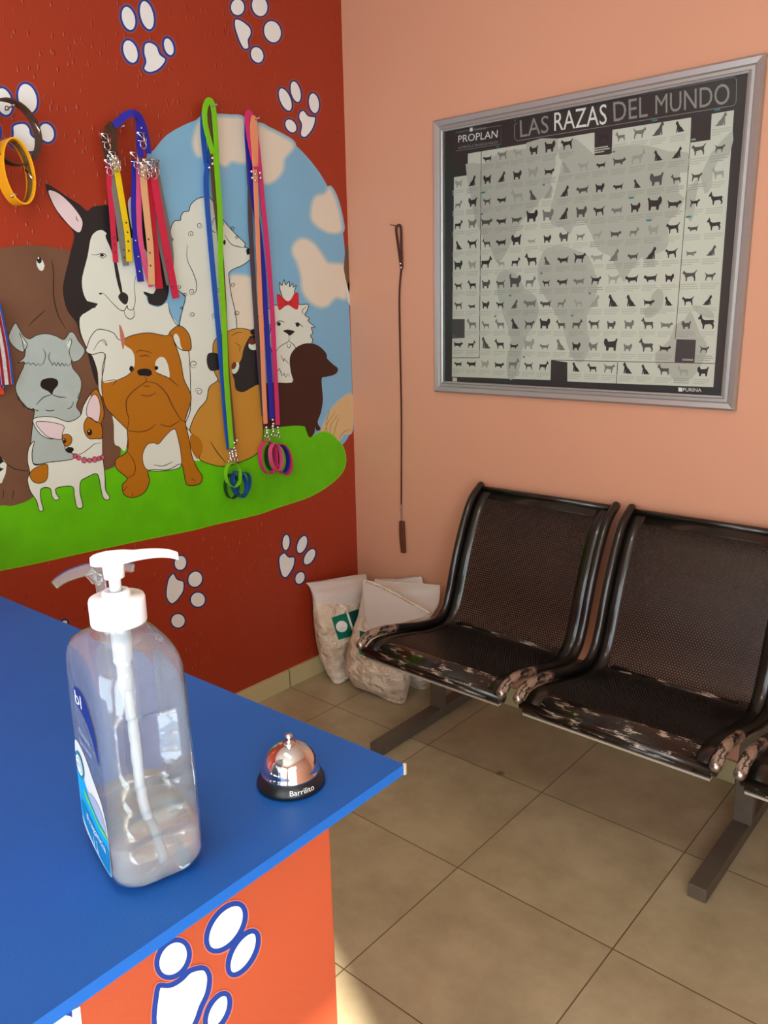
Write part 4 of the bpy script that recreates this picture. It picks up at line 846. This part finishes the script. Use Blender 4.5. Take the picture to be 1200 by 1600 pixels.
def make_seat_meshes(W):
    # perforated panel: honeycomb of hexagonal holes in the middle, solid border around
    bd = .038; pit = .0088; hx = pit; rowh = pit * math.sqrt(3) / 2; r = .0027
    s0, s1 = .035, SL - .075; nx = int((W - 2 * bd) / hx); nr = int((s1 - s0) / rowh)
    xs0 = (W - nx * hx) / 2; V = []; F = []; cache = {}
    R = hx / math.sqrt(3)
    def vert(x, s):
        k = (round(x * 20000), round(s * 20000))
        if k not in cache: q = SF(s); V.append((x, q.y, q.z)); cache[k] = len(V) - 1
        return cache[k]
    for j in range(nr):
        for i in range(nx):
            cx = xs0 + (i + .5 + (.5 if j % 2 else 0)) * hx; cs = s0 + (j + .5) * rowh
            o = [vert(cx + R * math.sin(PI / 3 * k), cs + R * math.cos(PI / 3 * k)) for k in range(6)]
            h = []
            for k in range(6):
                q = SF(cs + r * math.cos(PI / 3 * k)); V.append((cx + r * math.sin(PI / 3 * k), q.y, q.z)); h.append(len(V) - 1)
            for k in range(6): F.append((o[k], o[(k + 1) % 6], h[(k + 1) % 6], h[k]))
    me = bpy.data.meshes.new('perforated_panel'); me.from_pydata(V, [], F); me.materials.append(M_MESH)
    # border strips
    b = MB(); n = 60
    def strip(xa, xb, sa, sb, m, k=40):
        vv = []
        for i in range(k + 1):
            q = SF(sa + (sb - sa) * i / k) + Vector((0, -.0004, .0006)); vv += [(xa, q.y, q.z), (xb, q.y, q.z)]
        b.add(vv, [(2 * i, 2 * i + 1, 2 * i + 3, 2 * i + 2) for i in range(k)], m, True)
    strip(.0, xs0 + .006, 0, SL, M_BB, 80); strip(W - xs0 - .004, W, 0, SL, M_BB, 80); strip(xs0 + .006, W - xs0 - .004, 0, s0 + .004, M_BB); strip(xs0 + .006, W - xs0 - .004, s0 + nr * rowh - .002, SL, M_BW)
    # scuffed crease where the back meets the seat
    sc = arc_find((-.285, .415)); strip(xs0 + .02, W - xs0 - .03, sc - .006, sc + .008, M_BW, 6)
    return me, b
def arc_find(yz):
    best = min(range(500), key=lambda i: (SF(SL * i / 499) - Vector((0, yz[0], yz[1]))).length); return SL * best / 499
W = .523
PME, BORD = make_seat_meshes(W - .02)
bord_me = None
tubeP = catmull([Vector((0, a, b)) for a, b in PROF], n=8)
tb = MB(); tb.tube([q for q in tubeP[:76]], .0145, M_BB, 12); tb.tube([q for q in tubeP[75:]], .0145, M_BX, 12); tb.ball(tubeP[0], .0148, M_BB, 8); tb.ball(tubeP[-1], .0148, M_STEEL, 8)
def inst(name, me, parent, x, mod=None):
    o = bpy.data.objects.new(name, me); COL.objects.link(o); o.parent = parent; o.matrix_parent_inverse = Matrix.Translation(-BEN.location); o.location = (x, 0, 0)
    if mod:
        s = o.modifiers.new('thickness', 'SOLIDIFY'); s.thickness = mod; s.offset = 0
    return o
bo = BORD.build('seat_border'); bord_me = bo.data; bpy.data.objects.remove(bo)
to = tb.build('side_rail'); tube_me = to.data; bpy.data.objects.remove(to)
fr = MB(); q0 = SF(SL - .004); fr.tube([(0.0, -.690, .432), (W - .0, -.690, .432)], .012, M_BW, 12)
fr.box((0.012, -.700, .408), (W - .012, -.686, .414), mat('bare_edge', (190, 186, 176), .35, .5)); q0 = SF(0); fr2 = MB(); fr2.tube([(0, -.046, .842), (W, -.046, .842)], .011, M_BB, 12)
fo = fr.build('front_roll'); front_me = fo.data; bpy.data.objects.remove(fo)
fo = fr2.build('top_roll'); top_me = fo.data; bpy.data.objects.remove(fo)
SEATX = [.662, 1.238, 1.814]
ser = mat('seat_shell_anchor', (20, 18, 16), .3)
for i, x in enumerate(SEATX):
    s_ = inst('seat', bord_me, BEN, x + .01, .0016)
    for nm, me, dx, md in (('perforated_panel', PME, 0, .002), ('side_rail', tube_me, -.01, None), ('side_rail', tube_me, W - .01, None), ('front_roll', front_me, -.01, None), ('top_roll', top_me, -.01, None)):
        o = bpy.data.objects.new(nm, me); COL.objects.link(o); o.parent = s_; o.location = (dx, 0, 0)
        if md: sd = o.modifiers.new('thickness', 'SOLIDIFY'); sd.thickness = md; sd.offset = 0
mb = MB(); mb.box((.62, -.285, .335), (2.42, -.235, .385), M_LEG); mb.build('beam', BEN, bevel=.003)
for x in (.595, 1.688, 2.38):
    mb = MB(); mb.box((x, -.262, .04), (x + .052, -.232, .36), M_LEG); mb.build('leg_post', BEN, bevel=.002)
    mb = MB(); mb.box((x, -.600, .001), (x + .048, -.03, .040), M_LEG); mb.build('foot_bar', BEN, bevel=.002)
for x in SEATX:
    mb = MB()
    for xx in (x + .06, x + W - .10): mb = MB(); mb.box((xx, -.45, .385), (xx + .04, -.235, .402), M_LEG); mb.build('seat_bracket', BEN)

# ------------------------------------------------------------------ counter
M_TOP = mat('blue_counter_paint', (18, 80, 158), .42, var=.12, vscale=7, bump=.06, bscale=260); M_TOPE = mat('blue_counter_edge', (22, 100, 188), .4)
M_ORG = mat('orange_counter_paint', (186, 82, 50), .42, var=.10, vscale=6, bump=.06, bscale=120); M_WOOD = mat('chipped_board', (190, 175, 150), .7)
ZT = 1.0
A = U((632, 1194), 2, ZT); B = U((0, 931), 2, ZT); D = U((50, 1600), 2, ZT)
bd = (B - A).normalized(); fd = (D - A).normalized()
pA = A; pB = A + bd * ((A.x - .04) / -bd.x); pD = A + fd * 1.0; pC = Vector((pB.x, pD.y, ZT))
CNT = empty('reception_counter', (.9, -2.3, 0), 'orange counter with a blue painted top and white paw prints in the foreground', 'counter')
mb = MB(); th = .012
up = [Vector(q) for q in (pA, pB, pC, pD)]; dn = [q - Vector((0, 0, th)) for q in up]
mb.add(up + dn, [(0, 1, 2, 3), (4, 7, 6, 5)], M_TOP); mb.add(up + dn, [(0, 4, 5, 1), (1, 5, 6, 2), (2, 6, 7, 3), (3, 7, 4, 0)], M_TOPE)
mb.build('countertop', CNT, 'blue painted countertop')
mb = MB()
for dz in (0,): mb.box((-.0015, -.0015, -th - .0005), (.0015, .0015, .0008), M_WOOD, Matrix.Translation(pA))
for q in ((603, 1432), (598, 1437), (612, 1428)):
    c = U((q[0] / 2 + .0, q[1] + .0), 2, ZT - .006)
mb.build('chipped_corner', CNT)
XP = 1.742
c0 = U((516, 1300), 0, XP)
mb = MB(); zb = ZT - th - .0005
mb.box((.10, -2.78, 0), (XP, c0.y, zb), M_ORG); PAN = mb.build('counter_body', CNT, 'orange painted counter body', bevel=.002)
VH = (0, 1280, 2)
def cpaw(toes, pad):
    p = Paint(view=VH, axis=0, base=XP + .0004, sgn=1)
    sh = [p.ell(*t) for t in toes] + ([pad] if pad else [])
    for i, s_ in enumerate(sh):
        e = .08 * i
        p.fill(p.grow(s_, 2.0), mat('counter_paw_halo', (226, 120, 96), .42), .3 + e, False); p.fill(p.grow(s_, .3), PBL, 1 + e, False)
        q = s_; p.fill(p.grow(q, -7.8), PWH, 2.2 + e, False)
    p.build('paw_print', PAN, 'white painted paw print outlined in blue')
cpaw([(706, 338, 54, 92, 34), (760, 418, 42, 84, 29), (541, 436, 54, 70, 30), (680, 602, 38, 70, 26)], [(480, 560), (492, 515), (530, 512), (560, 495), (592, 466), (640, 458), (662, 490), (656, 545), (636, 590), (622, 630), (600, 670), (560, 705), (500, 700), (475, 640)])
cpaw([(160, 650, 90, 46, -20), (120, 760, 60, 60), (230, 800, 50, 70), (60, 700, 40, 60)], None)
p = Paint(view=VH, axis=0, base=XP + .0003, sgn=1)
p.fill([(225, 598), (250, 585), (258, 660), (262, 760), (232, 760)], PWH, 2, False); p.build('white_stripe', PAN)

# ------------------------------------------------------------------ service bell
M_BASEK = mat('black_bell_base', (24, 24, 26), .35); M_WTX = mat('white_print', (225, 225, 225), .5)
bc = U((455, 1222), 2, ZT); bc.z = ZT
BEL = empty('service_bell', bc, 'chrome call bell with black base on the blue counter corner', 'bell')
mb = MB(); mb.lathe(bc, [(.0, .0005), (.0345, .0005), (.0362, .002), (.0358, .005), (.0315, .0135), (.030, .0145), (.0, .0145)], M_BASEK, 64); mb.build('bell_base', BEL)
mb = MB(); dome = [(.0302, .0135), (.0308, .0150), (.0302, .0165)] + [(.0296 * math.cos(a), .0175 + .0285 * math.sin(a)) for a in [i * PI / 2 / 14 for i in range(14)]] + [(0, .046)]
mb.lathe(bc, dome, M_CHROME, 64); mb.build('bell_dome', BEL)
mb = MB(); mb.lathe(bc, [(.0, .045), (.0065, .0455), (.0068, .047), (.004, .048), (.003, .052), (.0042, .0525), (.0046, .055), (.003, .0565), (0, .057)], M_CHROME, 24); mb.build('plunger', BEL)
mb = MB(); ca = math.atan2(EYE.y - bc.y, EYE.x - bc.x) + .33
def bt(u, v):
    a = ca + (u - .5) * .78; rr = .0356 - (v * .55 + .2) * .0040 + .0006; z = .0050 + (v * .55 + .2) * .0085 - .0005
    return bc + Vector((rr * math.cos(a), rr * math.sin(a), z))
add_text(mb, 'Barrilito', bt, M_WTX); mb.build('lettering', BEL, 'white lettering', fix=False)

# ------------------------------------------------------------------ sanitizer bottle
def glass(name, col=(1, 1, 1), rough=.0, ior=1.45, body=.0, bcol=(.8, .86, .9)):
    m = bpy.data.materials.new(name); m.use_nodes = True; nt = m.node_tree; N = nt.nodes; L = nt.links; b = N['Principled BSDF']
    b.inputs['Base Color'].default_value = col + (1,); b.inputs['Roughness'].default_value = rough; b.inputs['IOR'].default_value = ior; b.inputs['Transmission Weight'].default_value = 1 - body
    tc = N.new('ShaderNodeTexCoord'); n2 = N.new('ShaderNodeTexNoise'); n2.inputs['Scale'].default_value = 38; n2.inputs['Detail'].default_value = 2; L.new(tc.outputs['Object'], n2.inputs['Vector'])
    bp = N.new('ShaderNodeBump'); bp.inputs['Strength'].default_value = .22; bp.inputs['Distance'].default_value = .004; L.new(n2.outputs['Fac'], bp.inputs['Height']); L.new(bp.outputs[0], b.inputs['Normal'])
    return m
M_PET = glass('clear_plastic', (.95, .98, 1.0), .012, 1.46, body=.06); M_LIQ = glass('clear_gel', (.84, .87, .84), .05, 1.34, body=.22)
M_PUMP = mat('white_plastic', (240, 240, 240), .32); M_TUBE = mat('translucent_tube', (240, 244, 248), .3, trans=.15)
ctr = Vector((1.668, -2.085, ZT)); wx = Vector((.1215, -.0288, 0)).normalized(); wy = Vector((-wx.y, wx.x, 0))
SAN = empty('sanitizer_bottle', ctr, 'large clear pump bottle of hand sanitizer, nearly empty, on the blue counter', 'bottle')
def rrect(a, b, r, z, n=8, dent=0.0):
    """rounded rectangle section"""
    out = []
    for k, (sx, sy) in enumerate(((1, 1), (-1, 1), (-1, -1), (1, -1))):
        for i in range(n):
            t = PI / 2 * k + PI / 2 * i / (n - 1); out.append(((sx * (a - r) + r * math.cos(t)), (sy * (b - r) + r * math.sin(t))))
    # straight sides get extra points so dents can curve
    full = []; m_ = len(out)
    for i in range(m_):
        p0 = out[i]; p1 = out[(i + 1) % m_]; full.append(p0)
        if (i + 1) % n == 0:
            for t in (.2, .4, .6, .8): full.append((p0[0] * (1 - t) + p1[0] * t, p0[1] * (1 - t) + p1[1] * t))
    res = []
    for x, y in full:
        if dent and x > a - r * .9:       # the narrow end face, towards the viewer
            x -= dent * max(0, 1 - (abs(y) / (b - r * .5)) ** 2)
        res.append(ctr + wx * x + wy * y + Vector((0, 0, z)))
    return res
def bottle_rings(ins=0.0, ztop=None, zbot=0.0):
    prof = []  # z, a, b, r, dent
    for z, a, b, r in ((0.0005, .048, .030, .022), (.002, .053, .034, .024), (.006, .058, .038, .024), (.014, .0605, .0405, .022), (.050, .0605, .0405, .020), (.100, .0595, .0395, .020), (.150, .0590, .0390, .020), (.176, .0585, .0390, .021),
                       (.192, .0578, .0385, .022), (.200, .0562, .0375, .024), (.207, .0520, .0355, .027), (.212, .0450, .0325, .0295), (.216, .0360, .0290, .0285), (.2185, .0280, .0250, .0248), (.2200, .0210, .0205, .0203), (.224, .0190, .0190, .0188), (.232, .0190, .0190, .0188)):
        prof.append((z, a, b, r))
    Z = [q[0] for q in prof]; out = []
    zs = sorted(set([round(q, 4) for q in Z] + [round(.014 + .003 * i, 4) for i in range(54)]))
    for z in zs:
        if ztop is not None and z > ztop: break
        k = max(i for i in range(len(Z)) if Z[i] <= z + 1e-6); k2 = min(k + 1, len(Z) - 1)
        t = 0 if k2 == k else (z - Z[k]) / (Z[k2] - Z[k])
        a, b, r = [prof[k][j] * (1 - t) + prof[k2][j] * t for j in (1, 2, 3)]
        dent = 0
        if .030 < z < .105: dent = .0034 * (1 - math.cos((z - .030) / .075 * 2 * PI * 3))
        if .105 < z < .165: dent = .009 * min(1, (z - .105) / .012, (.165 - z) / .006)
        out.append(rrect(a - ins, b - ins, max(r - ins, .004), max(z, zbot), dent=dent))
    return out
ro = bottle_rings(); ri = bottle_rings(.0012, zbot=.0018)
mb = MB()
n = len(ro[0]); allr = ro + ri[::-1]
mb.rings(allr, M_PET, cap=True); mb.build('bottle_body', SAN, 'clear plastic body')
rl = bottle_rings(.00125, .0445, .0019)
mb = MB(); mb.rings(rl, M_LIQ); mb.build('gel', SAN, 'clear liquid in the bottom')
up_ = Vector((0, 0, 1))
mb = MB(); mb.lathe(ctr, [(.0190, .2265), (.0232, .2265), (.0236, .228), (.0236, .247), (.0228, .2495), (.0120, .2497), (.0118, .2545), (.0108, .2555), (.0070, .2555), (.0070, .2497), (0, .2497)], M_PUMP, 48)
mb.build('screw_cap', SAN)
mb = MB(); mb.lathe(ctr, [(0, .2497), (.0050, .2497), (.0050, .266), (.0085, .267), (.0090, .276), (.0088, .279), (0, .279)], M_PUMP, 24)
nd = (wy * .96 + wx * .26).normalized(); hz = .2835
P = []; R_ = []
path = [(-.018, hz - .0005, .0062, .0030), (-.014, hz, .0100, .0050), (-.004, hz + .0005, .0110, .0062), (.008, hz + .0006, .0095, .0060), (.018, hz + .0006, .0066, .0048), (.028, hz + .0008, .0056, .0044), (.038, hz + .0002, .0050, .0040), (.047, hz - .0016, .0046, .0038), (.054, hz - .0046, .0042, .0036)]
sd = nd.cross(up_)
pp_ = catmull([(a, b, 0) for a, b, _, _ in path], n=4); ww_ = catmull([(c, d, 0) for _, _, c, d in path], n=4)
rings = []
for q, s_ in zip(pp_, ww_):
    c = ctr + nd * q.x + up_ * q.y
    rings.append([c + sd * s_.x * math.cos(t) + up_ * s_.y * math.sin(t) for t in [2 * PI * i / 16 for i in range(16)]])
mb.rings(rings, M_PUMP); mb.build('pump_head', SAN)
mb = MB()
mb.lathe(ctr, [(0, .226), (.0085, .226), (.0085, .190), (.0065, .186), (.0065, .165), (.004, .160), (0, .160)], M_TUBE, 20)
tp = catmull([ctr + Vector((0, 0, .17)), ctr + Vector((.001, .001, .12)) + wx * .004, ctr + wx * .012 + Vector((0, 0, .06)), ctr + wx * .026 + wy * .006 + Vector((0, 0, .006))], n=8)
mb.tube(tp, .0048, M_TUBE, 12); mb.build('dip_tube', SAN)
# label on the broad side (towards -wy)
M_LBLUE = mat('label_blue', (18, 120, 176), .35); M_LCY = mat('label_cyan', (20, 158, 214), .35); M_LDB = mat('label_navy', (28, 44, 120), .35); M_LWH = mat('label_pale', (206, 208, 214), .4); M_LGR = mat('label_green_arc', (96, 190, 90), .35); M_LPK = mat('label_white', (235, 238, 240), .35); M_LTE = mat('label_teal_ring', (40, 120, 140), .35); M_LGY = mat('label_lilac_grey', (160, 166, 190), .35)
LB = MB(); yb = .0411
def LP(x, z, l=0): return ctr + wx * x + wy * -(yb + .0002 * l - .0016 * max(0, (z - .03)) / .12) + Vector((0, 0, z))
def lfill(pts, m, l, sm=True):
    q = [Vector((a, b, 0)) for a, b in pts]
    if sm: q = catmull(q, True, 5)
    LB.poly([LP(a.x, a.y, l) for a in q], m)
lfill([(-.036, .022), (-.005, .013), (.034, .012), (.041, .022), (.041, .060), (.032, .080), (.010, .095), (-.010, .108), (-.034, .112), (-.041, .095), (-.041, .040)], M_LWH, 0)
lfill([(-.038, .030), (-.005, .016), (.034, .013), (.040, .022), (.040, .050), (.020, .060), (-.005, .068), (-.025, .082), (-.040, .084), (-.040, .050)], M_LCY, 1)
lfill([(-.030, .030), (.000, .018), (.033, .0145), (.039, .024), (.039, .040), (.010, .040), (-.020, .050), (-.036, .050)], M_LBLUE, 2)
lfill([(-.010, .070), (.010, .076), (.030, .072), (.039, .058), (.030, .056), (.012, .060)], M_LGY, 2)
lfill([(-.020, .062), (.000, .056), (.022, .050), (.039, .051), (.039, .054), (.018, .055), (.000, .061), (-.018, .068)], M_LGR, 3)
for k, (rr_, m_) in enumerate(((.0130, M_LTE), (.0098, M_LPK), (.0074, M_LTE), (.0068, M_LPK))): lfill([(-.027 + rr_ * math.cos(a * PI / 6), .090 + rr_ * math.sin(a * PI / 6)) for a in range(12)], m_, 4 + k)
lfill([(-.018, .170), (.004, .174), (.020, .168), (.034, .148), (.040, .120), (.026, .138), (.010, .150), (-.016, .157)], M_LDB, 3)
def ltext(s, x0, x1, z0, z1, m, l=5, sl=0): add_text(LB, s, lambda u, v: LP(x0 + (x1 - x0) * u, z0 + (z1 - z0) * v + sl * u, l), m)
ltext('bl', -.015, .004, .1575, .1695, M_LPK); ltext('Fragancia', -.018, .034, .036, .046, M_LPK, 6, -.004); ltext('1 L', -.004, .010, .020, .030, M_LPK); ltext('99.9%', -.032, -.022, .088, .093, M_LTE, 9)
ltext('Elimina', -.014, .018, .128, .134, M_LGY); ltext('bacterias', -.014, .020, .118, .124, M_LGY)
LB.build('label', SAN, 'blue and pale printed label', fix=False)
M_BKL = mat('back_label_film', (150, 182, 200), .4, alpha=.6)
mb = MB(); q = catmull([Vector((a, b, 0)) for a, b in [(-.040, .030), (-.030, .018), (.030, .018), (.041, .030), (.042, .110), (.036, .170), (.020, .182), (-.020, .182), (-.036, .165), (-.041, .100)]], True, 5)
mb.poly([ctr + wx * a.x + wy * (.0411 - .0016 * max(0, a.y - .03) / .12) + Vector((0, 0, a.y)) for a in q], M_BKL); mb.build('back_label', SAN, 'pale blue back label', fix=False)
# ------------------------------------------------------------------ clear T-shaped handle behind the pump
def hp(px, d=1.0):
    v = FWD + RGT * ((px[0] - 600) / FPX) - UPV * ((px[1] - 800) / FPX); return EYE + v * d
M_ACR = glass('clear_acrylic', (.92, .95, .90), .12, 1.35)
E = empty('clear_plastic_handle', (1.56, -1.985, ZT), 'clear plastic T-shaped handle rising behind the white pump cap', 'handle')
Dp = .80
mb = MB(); arm = catmull([hp(q, Dp) for q in ((84, 915), (100, 903), (125, 893), (155, 887), (185, 885), (210, 888))], n=5); k = len(arm)
mb.strap(arm, lambda t: .0085 + .004 * math.sin(PI * t), .005, -FWD, M_ACR); mb.build('arm', E, bevel=.0015)
b0 = hp((152, 890), Dp); b1 = hp((161, 932), Dp)
mb = MB(); mb.strap(catmull([hp((138, 893), Dp), hp((150, 906), Dp), b1, Vector((b1.x + .004, b1.y, ZT + .02)), Vector((b1.x + .004, b1.y, ZT + .002))], n=6), lambda t: .010, .005, -FWD, M_ACR)
mb.build('stem', E, bevel=.0015)
